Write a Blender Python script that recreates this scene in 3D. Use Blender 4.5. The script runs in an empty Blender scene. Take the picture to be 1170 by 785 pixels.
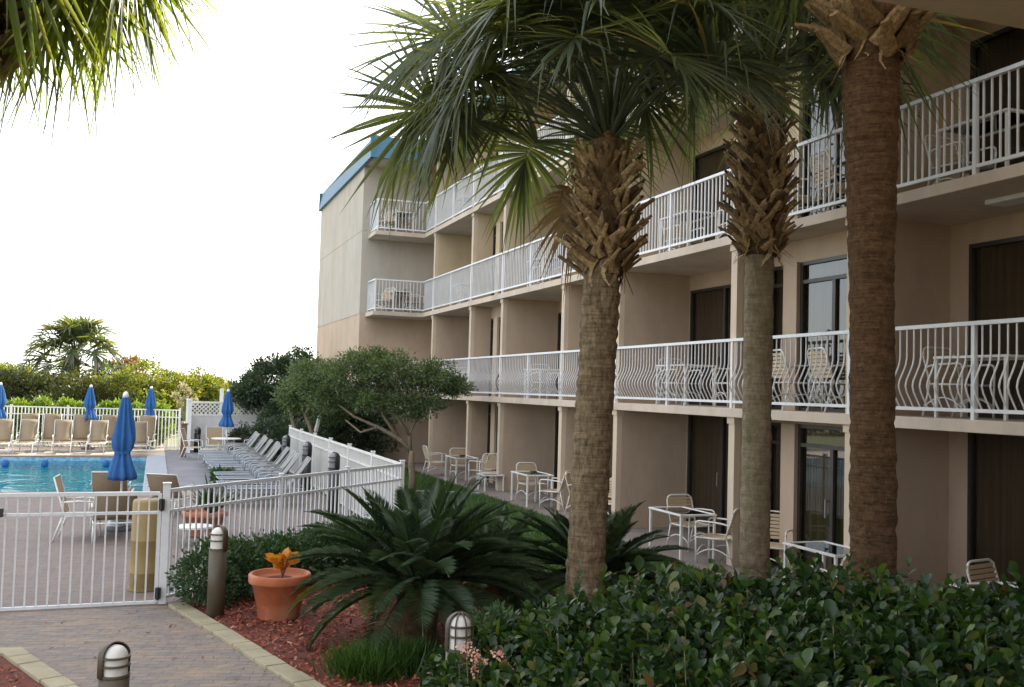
import bpy, math, random
import numpy as np
from mathutils import Vector, Matrix, noise
random.seed(7); RNG = np.random.default_rng(7)
SC = bpy.context.scene; COL = SC.collection
PI = math.pi; rad = math.radians

# ------------------------------------------------------------------ camera numbers
FPX, YAW, PITCH, ROLL, EYE = 1136., rad(19.68), rad(2.693), 0.0279, 2.62
sa, ca, sp, cp, cr, sr = math.sin(YAW), math.cos(YAW), math.sin(PITCH), math.cos(PITCH), math.cos(ROLL), math.sin(ROLL)
def ray(u, v):
    dx = (u-585)/FPX; dy = (392.5-v)/FPX
    x = dx*cr-dy*sr; y = dx*sr+dy*cr
    fx = cp-y*sp; z = sp+y*cp
    return (fx*sa+x*ca, fx*ca-x*sa, z)
def gnd(u, v, z=0.):
    d = ray(u, v); t = (z-EYE)/d[2]; return Vector((d[0]*t, d[1]*t, z))
def at(u, v, D):
    d = ray(u, v); return Vector((d[0]*D, d[1]*D, EYE+d[2]*D))

# ------------------------------------------------------------------ materials
def new_mat(name):
    m = bpy.data.materials.new(name); m.use_nodes = True
    nt = m.node_tree
    return m, nt, nt.nodes['Principled BSDF']
def N(nt, typ, **kw):
    n = nt.nodes.new(typ)
    for k, v in kw.items():
        if k in n.inputs: n.inputs[k].default_value = v
        else: setattr(n, k, v)
    return n
def c4(c): return (c[0], c[1], c[2], 1)
def ramp(nt, stops):
    r = nt.nodes.new('ShaderNodeValToRGB'); e = r.color_ramp.elements
    while len(e) < len(stops): e.new(0.5)
    for i, (p, c) in enumerate(stops): e[i].position = p; e[i].color = c4(c)
    return r
def pmat(name, c1, c2=None, rough=.6, scale=4., detail=6, lo=.35, hi=.65, bump=0, bscale=40., stretch=(1, 1, 1), spec=.5, metallic=0, c3=None, scale3=.6, bdist=.02, streak=0):
    m, nt, b = new_mat(name); L = nt.links.new
    c2 = c2 or tuple(x*.85 for x in c1)
    tc = N(nt, 'ShaderNodeTexCoord'); mp = N(nt, 'ShaderNodeMapping'); mp.inputs['Scale'].default_value = stretch
    L(tc.outputs['Object'], mp.inputs['Vector'])
    n = N(nt, 'ShaderNodeTexNoise', Scale=scale, Detail=detail, Roughness=.65); L(mp.outputs[0], n.inputs['Vector'])
    r = ramp(nt, [(lo, c1), (hi, c2)]); L(n.outputs['Fac'], r.inputs[0]); out = r.outputs[0]
    if c3:
        n3 = N(nt, 'ShaderNodeTexNoise', Scale=scale3, Detail=4); L(mp.outputs[0], n3.inputs['Vector'])
        r3 = ramp(nt, [(.45, (0, 0, 0)), (.7, (1, 1, 1))]); L(n3.outputs['Fac'], r3.inputs[0])
        mx = N(nt, 'ShaderNodeMix', data_type='RGBA'); L(r3.outputs[0], mx.inputs[0]); L(out, mx.inputs[6]); mx.inputs[7].default_value = c4(c3); out = mx.outputs[2]
    if streak:
        mps = N(nt, 'ShaderNodeMapping'); mps.inputs['Scale'].default_value = (1.0, 1.0, .26); L(tc.outputs['Object'], mps.inputs['Vector'])
        ns = N(nt, 'ShaderNodeTexNoise', Scale=1.6, Detail=7, Roughness=.7); L(mps.outputs[0], ns.inputs['Vector'])
        rs = ramp(nt, [(.32, (1-streak*.6,)*3), (.55, (1, 1, 1)), (.75, (1.03, 1.03, 1.02))]); L(ns.outputs['Fac'], rs.inputs[0])
        ms = N(nt, 'ShaderNodeMix', data_type='RGBA', blend_type='MULTIPLY'); ms.inputs[0].default_value = 1; L(out, ms.inputs[6]); L(rs.outputs[0], ms.inputs[7]); out = ms.outputs[2]
    L(out, b.inputs['Base Color'])
    b.inputs['Roughness'].default_value = rough; b.inputs['Specular IOR Level'].default_value = spec; b.inputs['Metallic'].default_value = metallic
    if bump:
        nb = N(nt, 'ShaderNodeTexNoise', Scale=bscale, Detail=5, Roughness=.7); L(mp.outputs[0], nb.inputs['Vector'])
        bm = N(nt, 'ShaderNodeBump', Strength=bump, Distance=bdist); L(nb.outputs['Fac'], bm.inputs['Height']); L(bm.outputs[0], b.inputs['Normal'])
    return m
def leafmat(name, stops, trans=.35, rough=.45, tcol=None, spec=.4):
    m, nt, b = new_mat(name); L = nt.links.new
    g = N(nt, 'ShaderNodeNewGeometry'); r = ramp(nt, stops); L(g.outputs['Random Per Island'], r.inputs[0])
    L(r.outputs[0], b.inputs['Base Color']); b.inputs['Roughness'].default_value = rough; b.inputs['Specular IOR Level'].default_value = spec
    t = N(nt, 'ShaderNodeBsdfTranslucent')
    mul = N(nt, 'ShaderNodeMix', data_type='RGBA', blend_type='MULTIPLY'); mul.inputs[0].default_value = 1
    L(r.outputs[0], mul.inputs[6]); mul.inputs[7].default_value = c4(tcol or (1.9, 1.9, .7)); L(mul.outputs[2], t.inputs['Color'])
    mx = N(nt, 'ShaderNodeMixShader'); mx.inputs[0].default_value = trans
    L(b.outputs[0], mx.inputs[1]); L(t.outputs[0], mx.inputs[2]); L(mx.outputs[0], nt.nodes['Material Output'].inputs['Surface'])
    return m
def brickmat(name, a, b_, c, mortar, bw, bh, rot=0., rough=.8):
    m, nt, b = new_mat(name); L = nt.links.new
    tc = N(nt, 'ShaderNodeTexCoord'); mp = N(nt, 'ShaderNodeMapping'); mp.inputs['Rotation'].default_value = (0, 0, rot); L(tc.outputs['Object'], mp.inputs['Vector'])
    br = N(nt, 'ShaderNodeTexBrick', Scale=1., offset=.5); br.inputs['Brick Width'].default_value = bw; br.inputs['Row Height'].default_value = bh
    br.inputs['Mortar Size'].default_value = .006; br.inputs['Mortar Smooth'].default_value = .3; br.inputs['Bias'].default_value = 0
    br.inputs['Color1'].default_value = c4(a); br.inputs['Color2'].default_value = c4(b_); br.inputs['Mortar'].default_value = c4(mortar)
    L(mp.outputs[0], br.inputs['Vector'])
    mps = N(nt, 'ShaderNodeMapping'); mps.inputs['Scale'].default_value = (.75, 2.6, 1); mps.inputs['Rotation'].default_value = (0, 0, rot); L(tc.outputs['Object'], mps.inputs['Vector'])
    n = N(nt, 'ShaderNodeTexNoise', Scale=2.2, Detail=6, Roughness=.68); L(mps.outputs[0], n.inputs['Vector'])
    r = ramp(nt, [(.45, (0, 0, 0)), (.60, (1, 1, 1))]); L(n.outputs['Fac'], r.inputs[0])
    mx = N(nt, 'ShaderNodeMix', data_type='RGBA'); mul = N(nt, 'ShaderNodeMath', operation='MULTIPLY'); mul.inputs[1].default_value = .5
    L(r.outputs[0], mul.inputs[0]); L(mul.outputs[0], mx.inputs[0]); L(br.outputs['Color'], mx.inputs[6]); mx.inputs[7].default_value = c4(c)
    n2 = N(nt, 'ShaderNodeTexNoise', Scale=9, Detail=7, Roughness=.75); L(mps.outputs[0], n2.inputs['Vector'])
    r2 = ramp(nt, [(.3, (.6, .6, .62)), (.7, (1.3, 1.28, 1.25))]); L(n2.outputs['Fac'], r2.inputs[0])
    mm = N(nt, 'ShaderNodeMix', data_type='RGBA', blend_type='MULTIPLY'); mm.inputs[0].default_value = 1; L(mx.outputs[2], mm.inputs[6]); L(r2.outputs[0], mm.inputs[7])
    L(mm.outputs[2], b.inputs['Base Color']); b.inputs['Roughness'].default_value = rough
    bm = N(nt, 'ShaderNodeBump', Strength=.5, Distance=.008); inv = N(nt, 'ShaderNodeMath', operation='SUBTRACT'); inv.inputs[0].default_value = 1
    L(br.outputs['Fac'], inv.inputs[1]); L(inv.outputs[0], bm.inputs['Height']); L(bm.outputs[0], b.inputs['Normal'])
    return m
def barkmat(name, stops, zs=6., ring=0., bump=.8, moss=None):
    m, nt, b = new_mat(name); L = nt.links.new
    tc = N(nt, 'ShaderNodeTexCoord')
    mp = N(nt, 'ShaderNodeMapping'); mp.inputs['Scale'].default_value = (9, 9, zs); L(tc.outputs['Object'], mp.inputs['Vector'])
    n = N(nt, 'ShaderNodeTexNoise', Scale=2.4, Detail=10, Roughness=.78); L(mp.outputs[0], n.inputs['Vector'])
    r = ramp(nt, stops); L(n.outputs['Fac'], r.inputs[0]); out = r.outputs[0]
    mp2 = N(nt, 'ShaderNodeMapping'); mp2.inputs['Scale'].default_value = (4, 4, 52); L(tc.outputs['Object'], mp2.inputs['Vector'])
    n2 = N(nt, 'ShaderNodeTexNoise', Scale=1., Detail=4, Roughness=.6); L(mp2.outputs[0], n2.inputs['Vector'])
    r2 = ramp(nt, [(.36, (.45, .42, .4)), (.56, (1.1, 1.1, 1.1))]); L(n2.outputs['Fac'], r2.inputs[0])
    mx = N(nt, 'ShaderNodeMix', data_type='RGBA', blend_type='MULTIPLY'); mx.inputs[0].default_value = ring; L(out, mx.inputs[6]); L(r2.outputs[0], mx.inputs[7]); out = mx.outputs[2]
    if moss:
        n3 = N(nt, 'ShaderNodeTexNoise', Scale=3.5, Detail=6, Roughness=.7); L(tc.outputs['Object'], n3.inputs['Vector'])
        r3 = ramp(nt, [(.5, (0, 0, 0)), (.68, (.8, .8, .8))]); L(n3.outputs['Fac'], r3.inputs[0])
        m3 = N(nt, 'ShaderNodeMix', data_type='RGBA'); L(r3.outputs[0], m3.inputs[0]); L(out, m3.inputs[6]); m3.inputs[7].default_value = c4(moss); out = m3.outputs[2]
    L(out, b.inputs['Base Color']); b.inputs['Roughness'].default_value = .9; b.inputs['Specular IOR Level'].default_value = .2
    ad = N(nt, 'ShaderNodeMath', operation='ADD'); L(n.outputs['Fac'], ad.inputs[0]); ml = N(nt, 'ShaderNodeMath', operation='MULTIPLY'); ml.inputs[1].default_value = ring; L(n2.outputs['Fac'], ml.inputs[0]); L(ml.outputs[0], ad.inputs[1])
    bm = N(nt, 'ShaderNodeBump', Strength=bump, Distance=.03); L(ad.outputs[0], bm.inputs['Height']); L(bm.outputs[0], b.inputs['Normal'])
    return m

M = {}
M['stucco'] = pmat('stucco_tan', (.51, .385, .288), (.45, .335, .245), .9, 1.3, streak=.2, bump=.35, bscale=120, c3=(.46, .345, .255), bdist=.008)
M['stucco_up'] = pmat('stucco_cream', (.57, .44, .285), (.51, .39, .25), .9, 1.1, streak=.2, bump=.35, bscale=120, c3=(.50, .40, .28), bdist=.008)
M['stucco_grey'] = pmat('stucco_greige', (.47, .42, .365), (.43, .38, .33), .9, 1.1, streak=.24, bump=.3, bscale=120, c3=(.46, .40, .335), bdist=.008)
M['trim'] = pmat('trim_cream', (.60, .48, .355), (.54, .43, .315), .8, 2., streak=.15, bump=.2, bscale=90, c3=(.52, .43, .35), bdist=.006)
M['slab'] = pmat('slab_paint', (.60, .495, .40), (.54, .44, .355), .8, 1.6, streak=.32, bump=.2, bscale=60, c3=(.50, .42, .35), bdist=.006)
M['blue_roof'] = pmat('blue_fascia', (.03, .125, .20), (.026, .11, .18), .5, .8)
M['roof'] = pmat('roof_grey', (.3, .29, .28), None, .9)
M['white'] = pmat('white_paint', (.72, .73, .75), (.63, .64, .67), .4, 3.)
M['white_warm'] = pmat('white_aluminium', (.76, .75, .72), (.66, .65, .63), .4, 5.)
M['vinyl'] = pmat('white_vinyl', (.75, .74, .73), (.66, .65, .65), .5, 2.)
M['bronze'] = pmat('bronze_frame', (.035, .03, .025), (.025, .02, .018), .4)
M['curtain'] = pmat('brown_drape', (.30, .20, .12), (.20, .135, .08), .9, 3., stretch=(14, 14, .3))
M['curtain_tan'] = pmat('tan_drape', (.42, .31, .18), (.30, .215, .12), .9, 3., stretch=(14, 14, .3))
M['black'] = pmat('black_metal', (.02, .02, .022), (.03, .03, .03), .4)
M['bollard'] = pmat('bronze_bollard', (.088, .068, .042), (.064, .05, .032), .5, 6., c3=(.115, .092, .06), scale3=3)
M['lens'] = pmat('frosted_lens', (.72, .70, .66), (.62, .60, .56), .35, 8.)
M['frame_shaded'] = pmat('shaded_white_frame', (.40, .41, .42), (.33, .34, .36), .5, 8.)  # white frames greyed in their colour to stand for shade on the lounger row
M['greylens'] = pmat('grey_lens', (.20, .20, .20), None, .5)
M['terracotta'] = pmat('terracotta', (.43, .125, .048), (.36, .10, .04), .75, 7., bump=.15, bscale=40, c3=(.50, .24, .14), scale3=2.6)
M['tanbin'] = pmat('tan_bin', (.32, .225, .085), (.27, .19, .07), .6, 4., c3=(.22, .16, .07))
M['strap'] = pmat('tan_strap', (.58, .45, .30), (.50, .385, .25), .6, 8.)
M['sling'] = pmat('taupe_sling', (.26, .195, .125), (.215, .16, .10), .8, 20., c3=(.29, .22, .145))
M['sling_tan'] = pmat('tan_sling', (.38, .29, .17), (.32, .245, .14), .8, 20.)
M['sling_grey'] = pmat('grey_sling', (.22, .215, .20), (.18, .18, .17), .7, 9.)
M['sling_blue'] = pmat('bluegrey_sling', (.085, .125, .18), (.07, .105, .155), .7, 9.)
M['umbrella'] = pmat('blue_canvas', (.022, .115, .33), (.018, .095, .28), .8, 6., bump=.2, bscale=25)
M['towel'] = pmat('pale_towel', (.62, .68, .76), (.52, .59, .68), .9, 12., bump=.4)
M['pale'] = pmat('cream_stake', (.72, .68, .5), None, .6)
M['ash'] = pmat('dark_glass_tray', (.03, .03, .035), None, .2)
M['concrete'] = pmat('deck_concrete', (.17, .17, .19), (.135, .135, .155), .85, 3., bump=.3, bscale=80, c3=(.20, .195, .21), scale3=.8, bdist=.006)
M['coping'] = pmat('pool_coping', (.27, .29, .33), (.225, .245, .285), .75, 4., bump=.2, bscale=70, bdist=.005)
M['coping_brick'] = brickmat('coping_brick', (.24, .175, .14), (.20, .145, .12), (.28, .20, .14), (.16, .14, .125), .3, .3)
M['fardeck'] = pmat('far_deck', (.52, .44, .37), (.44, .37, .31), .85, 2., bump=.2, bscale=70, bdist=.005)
M['patio'] = pmat('patio_concrete', (.21, .17, .15), (.17, .14, .125), .8, 2.5, bump=.2, bscale=80, c3=(.24, .20, .175), scale3=.9, bdist=.005)
M['paver'] = brickmat('path_paver', (.235, .187, .165), (.165, .15, .142), (.34, .24, .15), (.13, .11, .10), .2, .1, rot=.25)
M['brick'] = brickmat('deck_brick', (.19, .145, .128), (.152, .125, .118), (.23, .17, .125), (.11, .09, .085), .2, .1, rot=.02)
M['border'] = pmat('border_paver', (.34, .29, .185), (.27, .235, .155), .85, 5., bump=.4, bscale=60, c3=(.38, .335, .23), scale3=2, bdist=.006)
M['soil'] = pmat('mulch_bed', (.20, .052, .032), (.12, .035, .024), .95, 22., bump=1., bscale=45, c3=(.19, .06, .04), scale3=9, bdist=.03)
M['lawn'] = pmat('lawn_soil', (.05, .10, .025), (.035, .075, .02), .95, 14., bump=.8, bscale=90, c3=(.07, .11, .03), scale3=1.2)
M['ground'] = pmat('sandy_scrub', (.22, .20, .11), (.12, .13, .06), .95, .7, bump=.5, bscale=12)
M['basin'] = pmat('pool_plaster', (.055, .50, .54), (.04, .45, .50), .5, .8)
M['tile'] = pmat('pool_tile', (.08, .24, .42), (.30, .45, .55), .25, 9.)
M['sand_tan'] = pmat('brown_post', (.17, .09, .05), None, .7)
# leaves
M['palm_leaf'] = leafmat('palm_leaf', [(0, (.056, .085, .06)), (.5, (.088, .118, .078)), (.85, (.125, .15, .08)), (.95, (.17, .175, .085)), (1, (.25, .19, .11))], .42, .30, (2.3, 2.0, .6), .55)
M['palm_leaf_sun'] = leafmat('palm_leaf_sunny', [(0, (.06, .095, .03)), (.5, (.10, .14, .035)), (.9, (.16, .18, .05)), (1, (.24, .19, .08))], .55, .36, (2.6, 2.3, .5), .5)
M['palm_dry'] = leafmat('palm_dry', [(0, (.20, .13, .06)), (1, (.30, .21, .10))], .25, .7, (1.2, 1.1, .8))
M['petiole'] = pmat('palm_petiole', (.10, .14, .045), (.14, .15, .06), .5, 5.)
M['boot'] = leafmat('palm_boot', [(0, (.12, .08, .045)), (.35, (.29, .195, .105)), (.7, (.46, .325, .17)), (1, (.60, .47, .30))], 0., .85, spec=.2)
M['boot3'] = leafmat('palm_boot_pale', [(0, (.20, .125, .06)), (.5, (.31, .21, .105)), (1, (.42, .30, .155))], 0., .85, spec=.2)
M['bark1'] = barkmat('palm_bark_tan', [(.32, (.055, .038, .024)), (.47, (.195, .142, .086)), (.66, (.36, .275, .175))], 3.2, .55, 1.)
M['bark2'] = barkmat('palm_bark_grey', [(.28, (.09, .072, .048)), (.45, (.225, .18, .12)), (.7, (.36, .295, .20))], 4., .4, .9, moss=(.13, .135, .06))
M['bark3'] = barkmat('palm_bark_red', [(.28, (.035, .02, .012)), (.47, (.105, .058, .030)), (.72, (.20, .12, .06))], 8., .6, 1.)
M['fibre'] = barkmat('palm_fibre', [(.3, (.06, .035, .02)), (.7, (.2, .125, .07))], 8., .5, 1.)
M['bark_tree'] = barkmat('tree_bark', [(.3, (.13, .095, .065)), (.7, (.33, .26, .18))], 3., .2, .8)
M['cycad'] = leafmat('cycad_leaf', [(0, (.032, .06, .03)), (.6, (.054, .092, .04)), (1, (.092, .125, .046))], .15, .32, (1.6, 1.7, .6), .5)
M['cycad_old'] = leafmat('cycad_leaf_yellow', [(0, (.12, .12, .035)), (1, (.20, .17, .05))], .25, .4)
M['hedge'] = leafmat('broad_leaf', [(0, (.013, .031, .012)), (.45, (.024, .054, .016)), (.78, (.042, .082, .021)), (.93, (.085, .125, .03)), (.97, (.13, .125, .04)), (1, (.12, .06, .028))], .28, .36, (2.0, 2.1, .5), .38)
M['small'] = leafmat('small_leaf', [(0, (.025, .06, .028)), (.6, (.045, .09, .04)), (1, (.08, .13, .05))], .25, .4, (1.8, 1.9, .6))
M['tree_leaf'] = leafmat('tree_leaf', [(0, (.048, .078, .042)), (.5, (.09, .128, .062)), (1, (.165, .20, .09))], .34, .42, (1.8, 1.8, .7))
M['dark_leaf'] = leafmat('dark_tree_leaf', [(0, (.026, .045, .030)), (.5, (.046, .072, .044)), (1, (.09, .12, .068))], .25, .42, (1.7, 1.8, .7))
M['scrub'] = leafmat('scrub_leaf', [(0, (.05, .085, .022)), (.5, (.10, .145, .034)), (.85, (.17, .19, .045)), (1, (.20, .15, .05))], .45, .5, (2.4, 2.0, .45))
M['scrub_dark'] = leafmat('scrub_leaf_dark', [(0, (.03, .045, .018)), (.6, (.055, .07, .025)), (1, (.10, .095, .035))], .35, .5, (2., 1.8, .5))
M['scrub_red'] = leafmat('scrub_leaf_bronze', [(0, (.11, .08, .025)), (.6, (.17, .11, .035)), (1, (.20, .10, .05))], .45, .5, (2., 1.6, .6))
M['bright'] = leafmat('bright_hedge_leaf', [(0, (.11, .19, .03)), (1, (.18, .25, .045))], .3, .45, (2.2, 2., .4))
M['plume'] = leafmat('pale_plume', [(0, (.30, .28, .17)), (1, (.44, .40, .26))], .4, .8, (1.2, 1.15, .9))
M['mondo'] = leafmat('mondo_blade', [(0, (.035, .085, .018)), (1, (.075, .15, .03))], .3, .4)
M['grass'] = leafmat('grass_blade', [(0, (.04, .095, .02)), (.6, (.06, .125, .028)), (1, (.10, .15, .04))], .35, .5)
M['croton'] = leafmat('croton_leaf', [(0, (.55, .32, .03)), (.6, (.60, .22, .03)), (1, (.40, .10, .03))], .3, .35, (1.3, 1.1, .6))
M['flower'] = leafmat('pink_flower', [(0, (.75, .36, .28)), (1, (.85, .52, .42))], .35, .5, (1.1, 1., 1.))
M['chip'] = leafmat('mulch_chip', [(0, (.15, .035, .022)), (.5, (.29, .075, .045)), (.88, (.37, .12, .07)), (1, (.46, .26, .16))], 0., .9, spec=.2)

for k_ in ('boot', 'boot3'):
    nt_ = M[k_].node_tree; b_ = nt_.nodes['Principled BSDF']; tc_ = N(nt_, 'ShaderNodeTexCoord'); n_ = N(nt_, 'ShaderNodeTexNoise', Scale=28, Detail=6, Roughness=.7)
    nt_.links.new(tc_.outputs['Object'], n_.inputs['Vector']); bm_ = N(nt_, 'ShaderNodeBump', Strength=.9, Distance=.03); nt_.links.new(n_.outputs['Fac'], bm_.inputs['Height']); nt_.links.new(bm_.outputs[0], b_.inputs['Normal'])
    src = b_.inputs['Base Color'].links[0].from_socket; rr_ = ramp(nt_, [(.35, (.45, .42, .4)), (.62, (1.1, 1.1, 1.1))]); nt_.links.new(n_.outputs['Fac'], rr_.inputs[0])
    mm_ = N(nt_, 'ShaderNodeMix', data_type='RGBA', blend_type='MULTIPLY'); mm_.inputs[0].default_value = 1; nt_.links.new(src, mm_.inputs[6]); nt_.links.new(rr_.outputs[0], mm_.inputs[7]); nt_.links.new(mm_.outputs[2], b_.inputs['Base Color'])
def glassmat(name, tint=(.55, .55, .5), base=.12):
    m, nt, b = new_mat(name); L = nt.links.new; nt.nodes.remove(b)
    tr = N(nt, 'ShaderNodeBsdfTransparent'); tr.inputs[0].default_value = c4(tint)
    gl = N(nt, 'ShaderNodeBsdfGlossy'); gl.inputs['Roughness'].default_value = .015; gl.inputs['Color'].default_value = (.9, .93, .95, 1)
    fr = N(nt, 'ShaderNodeFresnel', IOR=1.5); ad = N(nt, 'ShaderNodeMath', operation='ADD'); ad.inputs[1].default_value = base; ad.use_clamp = True
    L(fr.outputs[0], ad.inputs[0]); mx = N(nt, 'ShaderNodeMixShader'); L(ad.outputs[0], mx.inputs[0]); L(tr.outputs[0], mx.inputs[1]); L(gl.outputs[0], mx.inputs[2])
    L(mx.outputs[0], nt.nodes['Material Output'].inputs['Surface']); return m
M['glass'] = glassmat('window_glass', (.45, .45, .42), .06)
M['table_glass'] = glassmat('table_glass', (.7, .72, .7), .05)
def watermat():
    m, nt, b = new_mat('pool_water'); L = nt.links.new; nt.nodes.remove(b)
    tc = N(nt, 'ShaderNodeTexCoord'); mp = N(nt, 'ShaderNodeMapping'); mp.inputs['Scale'].default_value = (1., 1., 1); L(tc.outputs['Object'], mp.inputs['Vector'])
    n = N(nt, 'ShaderNodeTexNoise', Scale=1.1, Detail=3, Roughness=.5, Distortion=.4); L(mp.outputs[0], n.inputs['Vector'])
    bm = N(nt, 'ShaderNodeBump', Strength=.2, Distance=.3); L(n.outputs['Fac'], bm.inputs['Height'])
    tr = N(nt, 'ShaderNodeBsdfTransparent'); tr.inputs[0].default_value = (.55, .9, .95, 1)
    gl = N(nt, 'ShaderNodeBsdfGlossy'); gl.inputs['Roughness'].default_value = .03; L(bm.outputs[0], gl.inputs['Normal'])
    fr = N(nt, 'ShaderNodeFresnel', IOR=1.33); L(bm.outputs[0], fr.inputs['Normal'])
    mx = N(nt, 'ShaderNodeMixShader'); sc_ = N(nt, 'ShaderNodeMath', operation='MULTIPLY'); sc_.inputs[1].default_value = .62; L(fr.outputs[0], sc_.inputs[0]); L(sc_.outputs[0], mx.inputs[0]); L(tr.outputs[0], mx.inputs[1]); L(gl.outputs[0], mx.inputs[2])
    L(mx.outputs[0], nt.nodes['Material Output'].inputs['Surface']); return m
M['water'] = watermat()

# ------------------------------------------------------------------ object helpers
def tag(o, label=None, cat=None, group=None, kind=None):
    if label: o['label'] = label
    if cat: o['category'] = cat
    if group: o['group'] = group
    if kind: o['kind'] = kind
    return o
def empty(name, loc=(0, 0, 0), rz=0., label=None, cat=None, group=None):
    o = bpy.data.objects.new(name, None); COL.objects.link(o); o.location = loc; o.rotation_euler = (0, 0, rz); o.empty_display_size = .2
    return tag(o, label, cat, group)
def kids(o): return [c for c in bpy.data.objects if c.parent == o]
def copy_tree(o, parent=None):
    ch = kids(o); c = o.copy(); COL.objects.link(c); c.parent = parent
    for k in ch: copy_tree(k, c)
    return c
def link(name, me, mat, parent=None, smooth=False):
    me.materials.append(mat); o = bpy.data.objects.new(name, me); COL.objects.link(o)
    if smooth: me.polygons.foreach_set('use_smooth', [True]*len(me.polygons))
    if parent: o.parent = parent
    return o
class MB:
    def __init__(s): s.v = []; s.f = []
    def add(s, v, f):
        n = len(s.v); s.v += [tuple(p) for p in v]; s.f += [tuple(i+n for i in q) for q in f]; return s
    def box(s, x0, x1, y0, y1, z0, z1, mat=None):
        v = [(x, y, z) for z in (z0, z1) for y in (y0, y1) for x in (x0, x1)]
        if mat is not None: v = [mat @ Vector(p) for p in v]
        return s.add(v, [(0, 2, 3, 1), (4, 5, 7, 6), (0, 1, 5, 4), (2, 6, 7, 3), (0, 4, 6, 2), (1, 3, 7, 5)])
    def bar(s, a, b, w, h, up=(0, 0, 1)):
        a, b = Vector(a), Vector(b); d = (b-a).normalized(); up = Vector(up)
        if abs(d.dot(up)) > .98: up = Vector((0, 1, 0))
        x = d.cross(up).normalized()*w/2; y = x.cross(d).normalized()*h/2
        v = [p+sx*x+sy*y for p in (a, b) for sx, sy in ((-1, -1), (1, -1), (1, 1), (-1, 1))]
        return s.add(v, [(3, 2, 1, 0), (4, 5, 6, 7), (0, 1, 5, 4), (1, 2, 6, 5), (2, 3, 7, 6), (3, 0, 4, 7)])
    def tube(s, pts, r, n=8, cap=True):
        pts = [Vector(p) for p in pts]; k = len(pts); rs = r if hasattr(r, '__len__') else [r]*k
        V = []; ref = None
        for i, p in enumerate(pts):
            d = (pts[min(i+1, k-1)]-pts[max(i-1, 0)]).normalized()
            if ref is None: ref = Vector((0, 0, 1)) if abs(d.z) < .9 else Vector((1, 0, 0))
            x = d.cross(ref).normalized() if d.cross(ref).length > 1e-4 else d.orthogonal().normalized(); y = x.cross(d).normalized(); ref = y
            V += [p+(x*math.cos(2*PI*j/n)+y*math.sin(2*PI*j/n))*rs[i] for j in range(n)]
        F = [(i*n+j, i*n+(j+1) % n, (i+1)*n+(j+1) % n, (i+1)*n+j) for i in range(k-1) for j in range(n)]
        if cap: F += [tuple(range(n))[::-1], tuple((k-1)*n+j for j in range(n))]
        return s.add(V, F)
    def lathe(s, prof, n=24, c=(0, 0, 0), fn=None, a0=0., a1=2*PI):
        full = abs(a1-a0-2*PI) < 1e-6; m = n if full else n+1; V = []
        for r, z in prof:
            for j in range(m):
                a = a0+(a1-a0)*j/n; rr = fn(r, z, a) if fn else r
                V.append((c[0]+rr*math.cos(a), c[1]+rr*math.sin(a), c[2]+z))
        F = []
        for i in range(len(prof)-1):
            for j in range(n):
                j2 = (j+1) % m if full else j+1
                F.append((i*m+j, i*m+j2, (i+1)*m+j2, (i+1)*m+j))
        return s.add(V, F)
    def prism(s, poly, z0, z1):
        n = len(poly); v = [(x, y, z0) for x, y in poly]+[(x, y, z1) for x, y in poly]
        f = [tuple(range(n))[::-1], tuple(range(n, 2*n))]+[(i, (i+1) % n, n+(i+1) % n, n+i) for i in range(n)]
        return s.add(v, f)
    def build(s, name, mat, parent=None, smooth=False, bevel=0.):
        me = bpy.data.meshes.new(name); me.from_pydata(s.v, [], s.f); me.update()
        o = link(name, me, mat, parent, smooth)
        if bevel:
            b = o.modifiers.new('bevel', 'BEVEL'); b.width = bevel; b.segments = 2; b.limit_method = 'ANGLE'
        return o
def mesh_np(name, V, F, mat, parent=None, smooth=False):
    F = np.asarray(F); k = F.shape[1]; n = len(F); me = bpy.data.meshes.new(name)
    me.vertices.add(len(V)); me.vertices.foreach_set('co', np.asarray(V, np.float32).ravel())
    me.loops.add(n*k); me.loops.foreach_set('vertex_index', F.astype(np.int32).ravel())
    me.polygons.add(n); me.polygons.foreach_set('loop_start', np.arange(0, n*k, k, dtype=np.int32))
    me.update(calc_edges=True); me.validate()
    return link(name, me, mat, parent, smooth)
def leaf_arrays(P, D, S, tv, tf, rng=RNG, up=None):
    """copies of a leaf template (axis +y, normal +z) at P along D, scaled S"""
    n = len(P); D = D/np.linalg.norm(D, axis=1, keepdims=True)
    r = rng.normal(size=(n, 3)) if up is None else up
    X = np.cross(D, r); X /= np.linalg.norm(X, axis=1, keepdims=True)+1e-9; Z = np.cross(X, D)
    V = (tv[None, :, 0, None]*X[:, None]+tv[None, :, 1, None]*D[:, None]+tv[None, :, 2, None]*Z[:, None])*np.asarray(S).reshape(-1, 1, 1)+P[:, None]
    F = tf[None]+(np.arange(n)*len(tv))[:, None, None]
    return V.reshape(-1, 3), F.reshape(-1, tf.shape[1])
T_SIMPLE = (np.array([(0, 0, 0), (-.24, .45, .05), (0, 1, -.08), (.24, .45, .05)], float), np.array([(0, 3, 2, 1)]))
def broad_template(w=.42, curl=.25):
    st = [0, .22, .5, .78, 1]; ww = [.05, .6, 1, .72, .0]; V = []
    for t, k in zip(st, ww):
        V += [(-w*k, t, .22*w*k-curl*t*t), (0, t, -curl*t*t), (w*k, t, .22*w*k-curl*t*t)]
    F = []
    for i in range(4):
        a = i*3
        F += [(a, a+1, a+4, a+3), (a+1, a+2, a+5, a+4)]
    return np.array(V, float), np.array(F)
T_BROAD = broad_template()
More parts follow.
